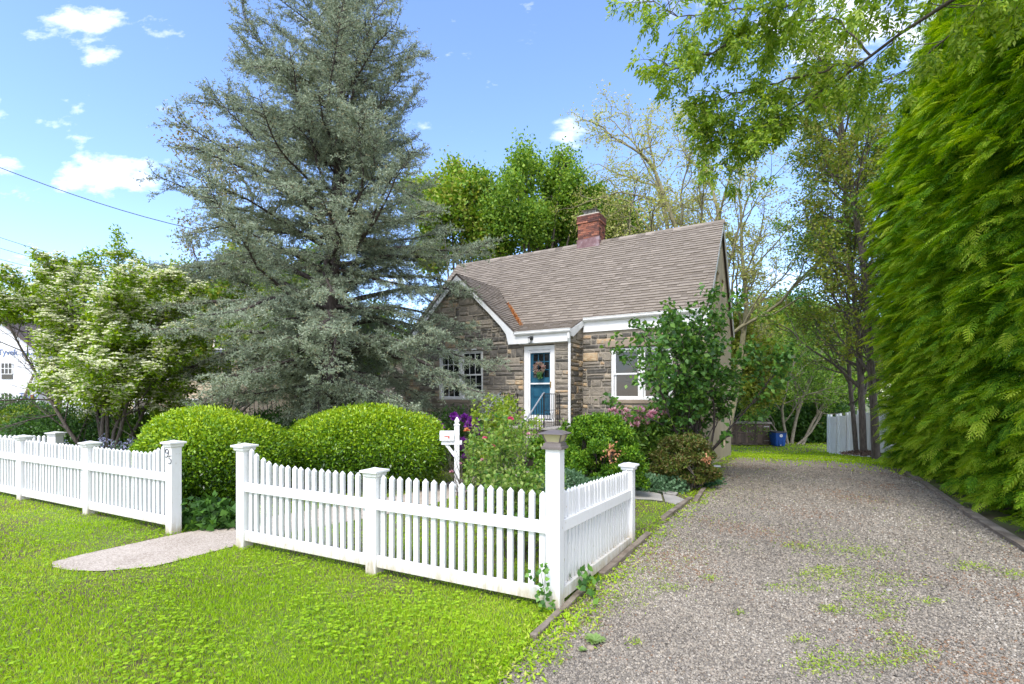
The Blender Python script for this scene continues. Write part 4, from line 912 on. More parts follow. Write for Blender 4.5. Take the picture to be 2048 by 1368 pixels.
crowntree('maple_tree', 'small green tree crown just right of the chimney', 1238, 27, [(1236, 430, 24), (1246, 460, 32), (1216, 465, 26), (1262, 470, 24)], 12000, .17, .13, LG_MAPLE, 53, r=.18)
crowntree('leafy_tree', 'green tree in front of the tan house, between dogwood and cedar', 455, 17, [(330, 610, 42), (400, 620, 50), (470, 600, 55), (520, 680, 45), (560, 620, 55), (350, 560, 36), (600, 725, 36), (480, 530, 45), (400, 690, 36)], 34000, .12, .085, LG_YG, 157, r=.14)
Pl = [dict(seg=8, wig=.07, trop=.03, nb=8, spread=.6, ratio=.45, start=.35, fall=.3), dict(seg=7, wig=.18, trop=.06, nb=6, spread=.65, ratio=.52), dict(seg=5, wig=.25, nb=4, spread=.75, ratio=.55), dict(seg=4, wig=.2)]
zb = float(gz(8, 21)); tl = [((dx, 0, -.1), unit(np.array([sx, .05, 1.])), l, rr) for dx, sx, l, rr in [(-.7, -.05, 12, .2), (-.1, .02, 13, .19), (.5, .12, 12.5, .2), (.9, .30, 11, .17), (-1.0, -.14, 10.5, .13)]]
tree('locust_tree', 'tall thin-leaved tree with several bare mossy trunks behind the roof ridge', 'tree', (X(1404, 21), 21, zb), None, 0, 0, Pl, 15, .14, .11, .065, LG_LOC, BARKL, 54, trunks=tl)
tree('locust_tree', 'leaning sparse tree with curved bare limbs just right of the gable peak', 'tree', (X(1447, 24), 24, float(gz(10, 24))), np.array([.13, 0, 1.]), 8.4, .15, Pl, 16, .12, .12, .07, LG_LOC, BARKL, 58)
tree('bronze_tree', 'sparse bronze-leaved tree behind the left side of the cedar', 'tree', (X(452, 17), 17, 0), np.array([-.02, 0, 1.]), 8.6, .14, Pl, 15, .12, .11, .06, LG_BROWN, BARKG, 56)
bg('leafy_tree', 'green broadleaf tree behind the cedar trunk beside the tan house', 590, 18, 7.4, LG_MID, 57, per=30, ls=.13, lw=.09)
bg('leafy_tree', 'low green tree in the shade behind the cedar, left of the stone gable', 760, 21, 6.2, LG_MID, 59, per=30, ls=.13, lw=.09)
# wood beyond the shed
crowntree('leafy_tree', 'olive green tree just beyond the stucco gable end, above the shed', 1436, 23, [(1482, 650, 34), (1500, 705, 40), (1482, 760, 36), (1520, 790, 32), (1540, 730, 26)], 16000, .13, .09, LG_OLIVE, 158, r=.1)
for i, (px, Y, H, mt, lab) in enumerate([(1490, 33, 8.6, LG_OLIVE, 'yellow-green tree rising behind the garden shed, nearest the house'), (1535, 37, 9.8, LG_MID, 'dark green tree above the garden shed roof'), (1590, 40, 10.6, LG_DARK, 'tallest dark tree at the end of the back lawn'),
        (1645, 38, 9.8, LG_MID, 'green tree behind the pale trunks at the end of the drive'), (1700, 35, 8.4, LG_MAPLE, 'bright green tree at the back, left of the bare hedge trunks'), (1440, 36, 8.2, LG_OLIVE, 'olive tree mostly hidden by the stucco gable'), (1760, 42, 9.5, LG_DARK, 'dark tree far behind the white panel fence')]):
    bg('wood_tree', lab, px, Y, H, mt, 70+i, per=24, ls=.26, lw=.2, jit=.4, group='trees beyond the back lawn', r=.2)
for i, (px, Y, w, h, mt, lab) in enumerate([(1500, 29.5, 2.2, 2.6, LG_DARK, 'dark undergrowth shrub behind the garden shed'), (1600, 31, 2.4, 3.0, LG_MID, 'leafy shrub behind the blue recycling bin and pale trunks'), (1655, 29, 1.6, 2.2, LG_DARK, 'dark shrub at the foot of the back trees, left of the white fence'), (1570, 33, 2.8, 4.2, LG_MID, 'tall shrub mass behind the pale multi-stem tree')]):
    shrub('wild_shrub', lab, 'shrub', (X(px, Y), Y, -.9), [(0, 0, h*.5, w, w*.6, h*.55), (w*.6, .2, h*.35, w*.6, w*.5, h*.4), (-w*.6, .1, h*.4, w*.6, w*.5, h*.42)], 16000, .2, .13, mt, 90+i, 'shrubs at the back', .5, .35)
# pale multi stem tree beyond the bin
Pb = [dict(seg=7, wig=.08, trop=.03, nb=9, spread=.8, ratio=.5, start=.25, fall=.3), dict(seg=6, wig=.14, trop=.03, nb=6, spread=.6, ratio=.5), dict(seg=4, wig=.18, nb=3, spread=.6, ratio=.55), dict(seg=3, wig=.15)]
zb = float(gz(16, 27.5))
tree('pale_tree', 'pale-barked tree with bare twisting stems beside the blue recycling bin', 'tree', (X(1588, 27.5), 27.5, zb), None, 0, 0, Pb, 13, .14, .12, .08, LG_MID, BARKB, 61,
     trunks=[((-.35, 0, -.1), unit(np.array([-.22, 0, 1.])), 5.2, .09), ((-.1, .1, -.1), unit(np.array([.02, 0, 1.])), 6.2, .10), ((.45, 0, -.1), unit(np.array([.38, 0, 1.])), 5.0, .09), ((.1, 0, -.1), unit(np.array([.9, -.1, .8])), 4.2, .07), ((-.4, 0, -.1), unit(np.array([-.9, -.1, .9])), 3.6, .06)])
# three bare trunks with thin foliage beyond the hedge
Pt = [dict(seg=9, wig=.03, trop=.02, nb=30, spread=.9, ratio=.25, start=.13, fall=.55), dict(seg=5, wig=.12, trop=.10, nb=6, spread=.6, ratio=.5), dict(seg=4, wig=.14, nb=4, spread=.6, ratio=.6), dict(seg=3, wig=.12)]
for i, (px, py, Y, H, r, dx) in enumerate([(1712, 896, 18.5, 11.5, .085, -.05), (1727, 906, 16.6, 12.6, .11, -.02), (1752, 914, 15.4, 12.2, .12, .0)]):
    x = X(px, Y); lab = ['thin brown trunk, leftmost of three by the panel fence', 'middle brown trunk of three, mulch round its foot', 'thick brown trunk nearest the evergreen hedge'][i]
    tree('yard_tree', lab+', with airy foliage above', 'tree', (x, Y, Zh(py, Y)), np.array([dx, 0, 1.]), H, r, Pt, 17, .10, .10, .06, LG_OLIVE if i != 1 else LG_MID, BARKG, 63+i, 'three tall thin trees by the white panel fence', env=lambda C: (C[:, 2] > 1.9))
# overhanging branches of a tree standing right of the camera
def overhang():
    rng = np.random.default_rng(31); Y0 = 5.2; tx = 7.4
    t = thing('ash_tree', 'leafy branches reaching in from the upper right, bright green against the sky', 'tree', (tx, Y0-2.8, 0))
    polys = []; tips = []; o = np.array([tx, Y0-2.8, 0]); base = np.array([0, 0, 0.])
    def W_(px, py, Y): return np.array([X(px, Y), Y, Zh(py, Y)])-o
    tr_ = np.array([[0, 0, -.2], [.05, .1, 3], [-.1, .3, 6.2], [-.2, .4, 9.5]]); polys.append((tr_, [.26, .2, .16, .1], 0))
    mains = [([(1990, -60, 5.4), (1900, 0, 6.0), (1740, 110, 6.6), (1640, 190, 7.0), (1560, 230, 7.2), (1470, 290, 7.4)], .055), ([(1700, 130, 6.7), (1600, 150, 6.9), (1500, 180, 7.1), (1420, 205, 7.2), (1360, 215, 7.4)], .022),
             ([(1900, -80, 5.6), (1700, -40, 6.2), (1560, 15, 6.5), (1450, 95, 6.8), (1380, 135, 6.9), (1290, 155, 7.1)], .04), ([(1560, 15, 6.5), (1470, 20, 6.6), (1390, 30, 6.9), (1330, 25, 7.0), (1300, -5, 7.2)], .018),
             ([(1850, -70, 5.6), (1680, -30, 5.9), (1590, -25, 6.1), (1520, -10, 6.2), (1430, 10, 6.4)], .03), ([(1640, 190, 7.0), (1580, 250, 7.0), (1500, 262, 7.1), (1430, 235, 7.2)], .016),
             ([(2040, -60, 5.2), (1930, 40, 6.2), (1860, 110, 6.8), (1800, 160, 7.2), (1730, 175, 7.5)], .03), ([(1740, 110, 6.6), (1690, 50, 6.8), (1650, 30, 6.9), (1560, 60, 7.0), (1500, 120, 7.2)], .02), ([(1560, 230, 7.2), (1500, 215, 7.2), (1440, 260, 7.3), (1400, 300, 7.4)], .014), ([(1470, 290, 7.4), (1450, 330, 7.5), (1445, 365, 7.5)], .01)]
    P = [dict(seg=4, wig=.18, trop=-.04, nb=3, spread=.7, ratio=.5), dict(seg=4, wig=.12, trop=-.06)]
    for pts, r in mains:
        q = np.array([W_(*p) for p in pts]); 
        if r > .028: q = np.concatenate([[tr_[2]+np.array([0, 0, r*20])], q])
        d = np.r_[0, np.cumsum(np.linalg.norm(np.diff(q, axis=0), axis=1))]; tt = np.linspace(0, d[-1], 16); q = np.stack([np.interp(tt, d, q[:, k]) for k in range(3)], -1); q[1:-1] = (q[:-2]+2*q[1:-1]+q[2:])/4
        q[1:-1] += rng.normal(size=q[1:-1].shape)*.015; polys.append((q, np.linspace(r*.8, max(.004, r*.2), 16), 1))
        for k in range(int(d[-1]*7)):
            f = (.28+.72*rng.random())*15; i = min(int(f), 14); pw = q[i]+o
            if 1024+pw[0]/pw[1]*F > 1890 and rng.random() < .6: continue
            dd = unit(q[i+1]-q[i]); nd = unit(dd+rng.normal(size=3)*.75+np.array([0, 0, -.1])); grow(rng, q[i], nd, rng.uniform(.25, .65), .007, 0, P, polys, tips)
    ps = [(a, b, 1 if i else 0) for i, (a, b, c) in enumerate(polys)]
    wood('trunk', ps, BARKG, t, 8, (0, 0)); wood('branches', ps, BARKG, t, 5, (1, 1))
    # pinnate leaves: leaflets in pairs along a hanging stalk
    C, A = fromtips(rng, tips, 5, .03); n = len(C); st = unit(A*.5+rng.normal(size=(n, 3))*.45+np.array([0, 0, -.35])); V = []
    sd = unit(np.cross(st, rng.normal(size=(n, 3))*.4+np.array([0, 0, 1.]))); 
    for k in range(7):
        j = k//2; s = 0 if k == 6 else (1 if k % 2 else -1); c = C+st*(.04+.036*j)+np.array([0, 0, -.008*j]); ax = unit(st*(.7 if s else 1)+sd*s*.9+np.array([0, 0, -.35])+rng.normal(size=(n, 3))*.12)
        v, f = leafquads(c, ax, np.cross(ax, sd)+rng.normal(size=(n, 3))*.4, .078, .031, .1); V.append(v)
    V = np.concatenate(V); npmesh('leaves', V, np.arange(len(V)).reshape(-1, 4), LG_ASH, t, rng.random(len(V)//4)); print('ash', len(V)//4)
overhang()

# ---- lilac in front of the wing window
def lilac():
    Y0 = 11.1; x0 = X(1378, Y0); P = [dict(seg=6, wig=.10, trop=.02, nb=6, spread=.55, ratio=.42, start=.25, fall=.3), dict(seg=5, wig=.16, trop=.04, nb=4, spread=.6, ratio=.5), dict(seg=4, wig=.15)]
    tr_ = [((dx, dy, -.1), unit(np.array([sx, sy, 1.])), l, .035) for dx, dy, sx, sy, l in [(-.05, 0, -.10, .0, 3.5), (0, .05, -.24, -.1, 3.4), (.05, 0, -.52, .05, 2.7), (.1, .1, .10, .1, 2.9), (.1, 0, .26, -.1, 2.8), (.15, 0, .42, .0, 2.6), (0, -.1, -.25, -.2, 3.1), (0, 0, -.45, -.15, 2.9), (0, 0, .0, -.15, 3.0), (.1, 0, .2, .05, 2.4)]]
    tree('lilac_bush', 'large-leaved green lilac bush growing before the right window and house corner', 'shrub', (x0, Y0, float(gz(x0, Y0))), None, 0, 0, P, 21, .06, .115, .085, LG_LILAC, BARKC, 33, trunks=tr_, droop=-.35, upn=.5, env=lambda C: (C[:, 2] > .3) & ((C[:, 0] < .62) | (C[:, 2] > 1.35)))
lilac()

# ---- foundation shrubs
def tufts_on(P, n, seed): pass
def cloudshrub(label, px, Y, rx, h, mat, seed, n=26000, group=None, ls=.055):
    rng = np.random.default_rng(seed); L_ = []
    for i in range(60):
        a = rng.random()*6.28; z = h*(.14+.80*rng.random()**.85); k = math.sqrt(max(.0, 1-(z/h)**2.2))*rng.uniform(.55, 1.12); L_.append((math.cos(a)*rx*.78*k, math.sin(a)*rx*.6*k, z*.93, rx*rng.uniform(.14, .24), rx*.18, rx*.11))
    return shrub('cypress_shrub', label, 'shrub', (X(px, Y), Y, float(gz(X(px, Y), Y))), L_, n, ls, ls*.5, mat, seed, group, .45, .5, nst=14)
cy1 = cloudshrub('bright green cloud-like cypress shrub behind the corner post with the lantern', 1200, 8.9, .88, 1.62, LG_CYP, 101, 60000)
cy2 = cloudshrub('rust-tinged dark cypress shrub at the house corner beside the drive', 1372, 9.9, .78, 1.15, LG_CYPO, 102, 42000)
rg = np.random.default_rng(3); c = rg.normal(size=(60, 3))*np.array([.06, .03, .08])+np.array([.04, -.85, .93]); leafobj('dead_spray', c, rdir(rg, 60), rdir(rg, 60), .06, .03, F_DEAD, cy1, rng=rg)
c = rg.normal(size=(40, 3))*np.array([.05, .03, .05])+np.array([.18, -.62, .68]); leafobj('dead_spray', c, rdir(rg, 40), rdir(rg, 40), .06, .03, F_DEAD, cy2, rng=rg)
def mound(name, label, px, Y, lumps, n, ls, lw, mat, seed, group=None, cat='plant', **k):
    return shrub(name, label, cat, (X(px, Y), Y, float(gz(X(px, Y), Y))), lumps, n, ls, lw, mat, seed, group, k.pop('depth', .6), .3, **k)
mound('boxwood_mound', 'low grey-green small-leaved mound just right of the lantern post', 1140, 7.6, [(0, 0, .25, .5, .4, .42), (.35, .1, .2, .35, .3, .32)], 16000, .04, .025, LG_GREY, 111)
mound('ground_plant', 'low leafy plant under the cypress behind the end post of the fence', 1300, 9.6, [(0, 0, .1, .35, .25, .22), (.4, .1, .1, .3, .25, .2)], 5000, .06, .045, LG_GREY, 112)
mound('ground_plant', 'spreading blue-green ground plant beside the drainpipe foot', 1398, 10.3, [(0, 0, .1, .5, .3, .3), (-.4, 0, .1, .3, .3, .25)], 8000, .05, .03, leafmat('leaf_bluegreen', [(.03, .1, .05), (.07, .19, .09), (.12, .27, .13)], .3), 113)
r1 = mound('rhododendron', 'rhododendron with pale pink flower heads below the right window', 1290, 11.2, [(0, 0, .9, .8, .5, .65), (-.5, 0, .7, .6, .5, .55), (.5, .05, .75, .5, .4, .6)], 9000, .12, .045, LG_MID, 114, cat='shrub')
o = r1.location; pk = [(1238, 828), (1252, 822), (1262, 836), (1270, 850), (1278, 838), (1285, 822), (1297, 834), (1292, 846), (1318, 822), (1312, 838), (1246, 842), (1230, 822), (1305, 826), (1330, 828)]
blossoms('flower_head', r1, [(X(a, 10.65)-o.x, 10.65-o.y+.1*(i % 3), Zh(b, 10.65)-o.z) for i, (a, b) in enumerate(pk)], .11, F_PINK, 9, 40)
r2 = mound('rhododendron', 'rhododendron with vivid purple flowers behind the white mailbox', 925, 12.0, [(0, 0, .75, 1.0, .5, .6), (.6, -.1, .5, .6, .5, .5)], 11000, .11, .04, LG_DARK, 115, cat='shrub')
o = r2.location; pk = [(872, 846), (878, 856), (906, 832), (912, 838), (928, 834), (932, 842), (938, 848), (944, 840), (950, 846), (936, 852), (956, 862), (962, 868), (970, 860), (925, 884), (928, 892), (904, 906), (898, 912), (922, 900), (930, 915), (866, 848), (946, 858), (975, 868)]
blossoms('flower_head', r2, [(X(a, 11.35)-o.x, 11.35-o.y+.08*(i % 3), Zh(b, 11.35)-o.z) for i, (a, b) in enumerate(pk)], .12, F_PURP, 10, 40)
# rose bush and airy shrubs behind the second fence panel
Pr = [dict(seg=5, wig=.10, trop=-.01, nb=6, spread=.6, ratio=.5, start=.2, fall=.3), dict(seg=4, wig=.14, trop=.02, nb=4, spread=.6, ratio=.5), dict(seg=3, wig=.15)]
def rose(label, px, Y, hgt, wid, seed, n=9, fl=(), per=10, mat=LG_ROSE, ls=.062, cat='rose bush', name='rose_bush', xmin=-9):
    rng = np.random.default_rng(seed); x = X(px, Y); tr_ = [((rng.normal()*.08, rng.normal()*.06, -.05), unit(np.array([rng.uniform(-1, 1)*wid/hgt, rng.uniform(-.5, .5)*wid/hgt, 1.])), hgt*rng.uniform(.6, .85), .009) for _ in range(n)]
    t, C, _ = tree(name, label, 'shrub', (x, Y, float(gz(x, Y))), None, 0, 0, Pr, per, .03, ls, ls*.62, mat, BARKG, seed, trunks=tr_, upn=.8, droop=0, env=lambda C: (C[:, 2] > .15) & (C[:, 0] > xmin))
    for (a, b, s, m) in fl: blossoms('flower', t, [(X(a, Y-.2)-x, -.2, Zh(b, Y-.2)-t.location.z)], s, m, int(a), 34)
    return t
rose('tall light green rose bush with pink roses behind the middle of the right fence', 1005, 7.0, 1.62, .6, 121, 11, [(1021, 838, .05, F_HOT), (970, 877, .035, F_HOT), (986, 893, .045, F_HOT), (964, 920, .03, F_PINK)], 7, xmin=-.52)
rose('airy rose bush with an orange rose, left of the taller rose', 945, 7.9, 1.15, .5, 122, 10, [(934, 861, .06, F_OR), (903, 944, .045, F_PINK), (921, 927, .03, F_PINK)], 7, xmin=-.10)
rose('leafy rose canes close behind the fence beside the lantern post', 1045, 5.6, 1.05, .42, 123, 9, [(1057, 868, .025, F_PINK)], 10, ls=.06)
rose('feathery light green maple shrub in front of the door steps', 985, 9.6, 1.9, .6, 124, 9, [], 13, leafmat('leaf_lime', [(.15, .28, .02), (.30, .42, .04), (.42, .5, .08)], .45), .07, name='maple_shrub', xmin=-.38)
rose('soft green shrub between the front steps and the bright cypress', 1135, 10.0, 1.25, .8, 125, 10, [], 22, LG_CYP, .07, name='leafy_shrub')
# left garden
mound('azalea_shrub', 'wide dark green shrub mass under the dogwood tree', 165, 12.1, [(0, 0, .6, 1.6, .8, .75), (-1.2, .1, .65, 1.0, .7, .6), (1.2, .1, .4, .9, .7, .65)], 42000, .06, .035, LG_DARK, 131, cat='shrub', depth=.5)
mound('azalea_shrub', 'yellowish green shrub behind the far white fence at the left edge', 45, 13.0, [(0, 0, .6, 1.1, .6, .7), (.9, .3, .85, .8, .6, .6)], 20000, .06, .03, leafmat('leaf_gold', [(.06, .13, .01), (.16, .26, .015), (.3, .34, .03)], .3), 132, cat='shrub')
mound('azalea_shrub', 'very dark rounded shrub against the white house at the left edge', 30, 15.5, [(0, 0, .8, 1.6, .8, .9)], 16000, .08, .045, LG_DARK, 133, cat='shrub')
mound('azalea_shrub', 'loose green shrub between the dogwood and the clipped shrub', 300, 12.2, [(0, 0, .7, .9, .6, .75), (.8, .3, .9, .6, .5, .6), (-.6, .2, .6, .7, .6, .7)], 20000, .07, .04, LG_MID, 134, cat='shrub')
t = mound('catmint_plant', 'pale lavender flower spikes behind the left white fence', 205, 9.4, [(0, 0, .35, .75, .3, .4), (-.3, 0, .3, .3, .3, .3)], 5000, .05, .02, LG_GREY, 135)
rg = np.random.default_rng(6); pp = []
for i in range(26): b = np.array([rg.uniform(-.72, .75), rg.uniform(-.25, .1), rg.uniform(.6, .85)]); pp.append(b+np.array([0, 0, 1])*rg.random((16, 1))*.17+rg.normal(size=(16, 3))*.014)
pp = np.concatenate(pp); leafobj('flower_spikes', pp, rdir(rg, len(pp)), rdir(rg, len(pp)), .03, .02, F_LAV, t, rng=rg)
mound('ground_plant', 'broad-leaved green plants at the foot of the left clipped shrub', 425, 6.95, [(0, 0, .05, .45, .22, .28), (.35, .05, .03, .3, .2, .2)], 1500, .12, .085, LG_DARK, 136, core=False)
mound('evergreen_shrub', 'dark evergreen shrub right of the cedar trunk under the stone gable', 742, 14.2, [(0, 0, .8, 1.0, .6, .9), (.7, .1, .6, .6, .5, .7)], 18000, .08, .035, LG_HEDGE, 137, cat='shrub')
mound('evergreen_shrub', 'dark low shrub behind the two clipped shrubs left of the cedar trunk', 560, 13.2, [(0, 0, .8, .8, .5, .6), (-.9, .1, .6, .8, .5, .6)], 16000, .07, .035, LG_DARK, 138, cat='shrub')

# ================================================================ GROUND COVER
def G_(px, py): Yq = CAMH*F/(py-790); return (X(px, Yq), Yq)
def polar(rng, n, r0, r1, half=1.0):
    r = r0*np.exp(rng.random(n)*math.log(r1/r0)); a = (rng.random(n)*2-1)*half; return r*np.sin(a), r*np.cos(a), r
nf = np.array([-.4216, -.9068])
def front(x, y): return (x-FC[0])*nf[0]+(y-FC[1])*nf[1]
def drvx(x, y): dl = np.array(DL); return np.interp(y, dl[:, 1], dl[:, 0])
def blades(name, label, n, r0, r1, sel, hmin, hmax, w, mat, seed, kind='stuff', half=.98, lean=.5):
    rng = np.random.default_rng(seed); x, y, r = polar(rng, n, r0, r1, half); k = sel(x, y, rng); x, y, r = x[k], y[k], r[k]; m = len(x)
    C = np.stack([x, y, gz(x, y)+.002], -1); A = unit(np.array([0, 0, 1.])+rng.normal(size=(m, 3))*lean*np.array([1, 1, .2])); patch = .5+.5*np.sin(x*2.1+np.sin(y*3))*np.sin(y*2.7+1+np.sin(x*1.7))
    h = (hmin+(hmax-hmin)*rng.random(m))*(.65+.6*patch)
    rr = np.clip(rng.random(m)*.6+.3*(.5+.5*np.sin(x*1.3+2)*np.sin(y*1.9+.4*x))+.1*rng.normal(size=m), 0, 1)
    o = leafobj(name, C, A, rdir(rng, m), h, w*(r/5)**.75, mat, None, r=rr, fold=.1); tag(o, label, 'grass', kind=kind); print(name, m); return o
isf = lambda x, y: (front(x, y) > .0) & (x < drvx(x, y)-.03) & ~inpoly(x+.035*np.sin(x*37+y*19), y+.03*np.sin(x*23-y*41), PTH)
thin = lambda x, y: np.clip(.6+2.6*np.abs(front(x, y))*(front(x, y) > 0)+.5*(np.sin(x*3.1+y)*np.sin(y*4.1-x) > -.2), 0, 1)*np.where(np.sin(x*1.9+.7)*np.sin(y*2.3+x*.6+1)+.3*np.sin(x*9)*np.sin(y*8) > .90, .6, 1)
blades('grass', 'bright lime green lawn in front of the white picket fence', 480000, 2.7, 13, lambda x, y, g: isf(x, y) & (g.random(len(x)) < thin(x, y)), .02, .05, .0062, LG_GRASS, 201)
FLG = [G_(1262, 982), G_(1262, 1002), (G_(1330, 1008)), G_(1374, 1012), G_(1380, 998), G_(1340, 982)]
isb = lambda x, y: ~inpoly(x, y, FLG) & (front(x, y) < -.02) & (y < 15) & (x < drvx(x, y)-.05) & ~inpoly(x, y, PTH)
blades('grass', 'garden grass between the fence and the stone house', 170000, 4.3, 15, lambda x, y, g: isb(x, y), .02, .05, .008, LG_GRASS, 202)
isk = lambda x, y, g: (y > 11.5) & ((y-14.3)+(x-8)*.9+g.normal(size=len(x))*1.25+.9*np.sin(x*2.3)*np.sin(y*1.7) > .8) & (x > 4)
blades('grass', 'yellow-green lawn at the far end of the gravel drive', 170000, 11, 40, isk, .03, .07, .016, LG_GRASS, 203, half=.85)
rng = np.random.default_rng(205); x, y, r = polar(rng, 34000, 2.7, 10); pat = np.sin(x*2.3+1)*np.sin(y*2.9+x)+.5*np.sin(x*5+y*4); k = isf(x, y) & (pat+rng.normal(size=len(x))*.5 > .05); x, y, r = x[k], y[k], r[k]; V = []
ht = .022+.035*rng.random(len(x)); a0 = rng.random(len(x))*6.28; sz = .012+.010*rng.random(len(x)); tn = unit(rng.normal(size=(len(x), 3))*.25+np.array([0, 0, 1.]))
for q in range(3): a = a0+q*2.094; v, f = leafquads(np.stack([x, y, gz(x, y)+ht], -1), np.stack([np.cos(a), np.sin(a), .1+0*a], -1), tn, sz, sz*1.15, .08); V.append(v)
V = np.concatenate(V); tag(npmesh('clover', V, np.arange(len(V)).reshape(-1, 4), LG_CLOV, None, np.tile(np.clip(rng.random(len(x)), 0, 1), 3)), 'patches of clover leaves through the front lawn', 'clover', kind='stuff')
# weeds in the gravel
def weeds(name, label, centres, n, ls, lw, mat, seed, up=.6):
    rng = np.random.default_rng(seed); C = []
    for (cx, cy, s, k) in centres: m = int(n*k); C.append(np.stack([cx+rng.normal(size=m)*s, cy+rng.normal(size=m)*s*.8, np.zeros(m)], -1))
    C = np.concatenate(C); C[:, 2] = gz(C[:, 0], C[:, 1])+.01+.02*rng.random(len(C)); m = len(C)
    tag(leafobj(name, C, unit(rng.normal(size=(m, 3))*np.array([1, 1, .3])+np.array([0, 0, up])), unit(rng.normal(size=(m, 3))*.4+np.array([0, 0, 1.])), ls*(.5+rng.random(m)), lw, mat, None, rng=rng), label, 'weeds', kind='stuff')
def G(px, py): Yq = CAMH*F/(py-790); return (X(px, Yq), Yq)
wc = [(*G(a, b), s, k) for a, b, s, k in [(1595, 1097, .06, 1), (1650, 1100, .12, 1.3), (1700, 1100, .25, 2), (1740, 1110, .12, 1.5), (1660, 1145, .06, 1), (1710, 1158, .16, 2.4), (1780, 1168, .1, 1.4), (1635, 1158, .08, 1.6), (1620, 1185, .06, .7), (1720, 1200, .06, .8), (1760, 1210, .1, 1.4), (1560, 1180, .05, .5), (1945, 1135, .08, 1.4), (2030, 1152, .07, 1.2), (1670, 1225, .04, .9), (1770, 1237, .05, .9), (1860, 1207, .04, .5), (1680, 1330, .09, 2.2), (1630, 1340, .05, 1), (1790, 1280, .05, .7), (1830, 1315, .06, 1), (1775, 1330, .04, .6), (1340, 1178, .05, .6), (1420, 1160, .03, .5), (1600, 1285, .03, .4), (1280, 1180, .12, 1.5), (1225, 1205, .1, 1.5), (1180, 1230, .08, 1.2), (1160, 1258, .05, .6), (1085, 1310, .06, 1.2), (1080, 1330, .04, .8), (1300, 1145, .1, .9), (1330, 1095, .2, 1.2), (1400, 1045, .25, 1.4), (1430, 1010, .3, 1.6), (1460, 985, .3, 1.2), (1500, 950, .4, 1), (1560, 965, .5, .8), (1360, 1130, .1, .4), (1460, 1100, .12, .3), (1980, 1085, .15, .4), (1480, 1230, .02, .25), (1270, 1290, .02, .3), (1620, 1060, .2, .4), (1860, 1050, .2, .4), (1750, 1010, .3, .5)]]
weeds('gravel_weeds', 'small tufts of grass and weeds coming up through the gravel', [(a+q*s*1.5, b+w*s, s*1.3, k*.22) for a, b, s, k in wc for q, w in ((0, 0), (1.2, .3), (-1.1, -.5), (.3, 1.2))], 160, .030, .007, LG_GRASS, 210)
ec = [(DL[i][0]*(1-t)+DL[i+1][0]*t+o, DL[i][1]*(1-t)+DL[i+1][1]*t, .10, .07) for i in range(2, 10) for t in np.linspace(0, 1, 7) for o in (-.08, .12)]
weeds('edge_weeds', 'creeping weeds along the left edge of the gravel drive', ec, 420, .04, .018, LG_GRASS, 211)
cn = random.Random(9)
for (a, b, s, lab) in [(1190, 1287, .075, 'broad-leaved rosette weed in the gravel near the lawn edge'), (1165, 1305, .03, 'tiny rosette weed beside the larger one in the gravel')]:
    cx, cy = G(a, b); rg = np.random.default_rng(int(a)); n = 16; an = np.arange(n)*2.4
    w_ = thing('rosette_weed', lab, 'weed', (cx, cy, .01)); leafobj('leaves', np.zeros((n, 3))+[0, 0, .01], np.stack([np.cos(an), np.sin(an), .2+.3*rg.random(n)], -1), np.tile([0, 0, 1.], (n, 1)), s*1.2, s*.8, leafmat('weed%d' % a, [(.2, .33, .08), (.33, .44, .16)], .3), w_, rng=rg)
# climbing weed at the corner post
rg = np.random.default_rng(15); n = 46; tt = rg.random(n); bx = np.array([FC[0]-.12, FC[1]-.1, 0]); C = bx+np.stack([rg.normal(size=n)*.05+.03*np.sin(tt*6), rg.normal(size=n)*.02-.02, .02+.42*tt], -1)
v_ = thing('vine', 'small climbing vine on the street side of the lantern post foot', 'vine', (0, 0, 0)); leafobj('leaves', C, rdir(rg, n), np.tile([-.4, -.9, .3], (n, 1)), .05, .042, LG_LILAC, v_, rng=rg)
V, Fc = tubes([(np.array([bx+[0, 0, 0], bx+[.02, -.02, .2], bx+[-.02, -.02, .42]]), [.004, .003, .002])], 5); npmesh('stem', V, Fc, LG_MID, v_)
n = 40; bx = FC+SD*.35+np.array([.10, -.02]); C = np.stack([bx[0]+rg.normal(size=n)*.12*SD[0]+rg.random(n)*.08, bx[1]+rg.normal(size=n)*.14*SD[1], .02+.22*rg.random(n)], -1)
v_ = thing('vine', 'heart-leaved bindweed by the lantern post on the drive side', 'vine', (0, 0, 0)); leafobj('leaves', C, rdir(rg, n), np.tile([.6, -.7, .5], (n, 1)), .075, .06, LG_LILAC, v_, rng=rg)
V, Fc = tubes([(np.array([[bx[0], bx[1], 0], [bx[0]+.03, bx[1]+.1, .12], [bx[0]+.02, bx[1]+.25, .25]]), [.004, .003, .002])], 5); npmesh('stem', V, Fc, LG_MID, v_)
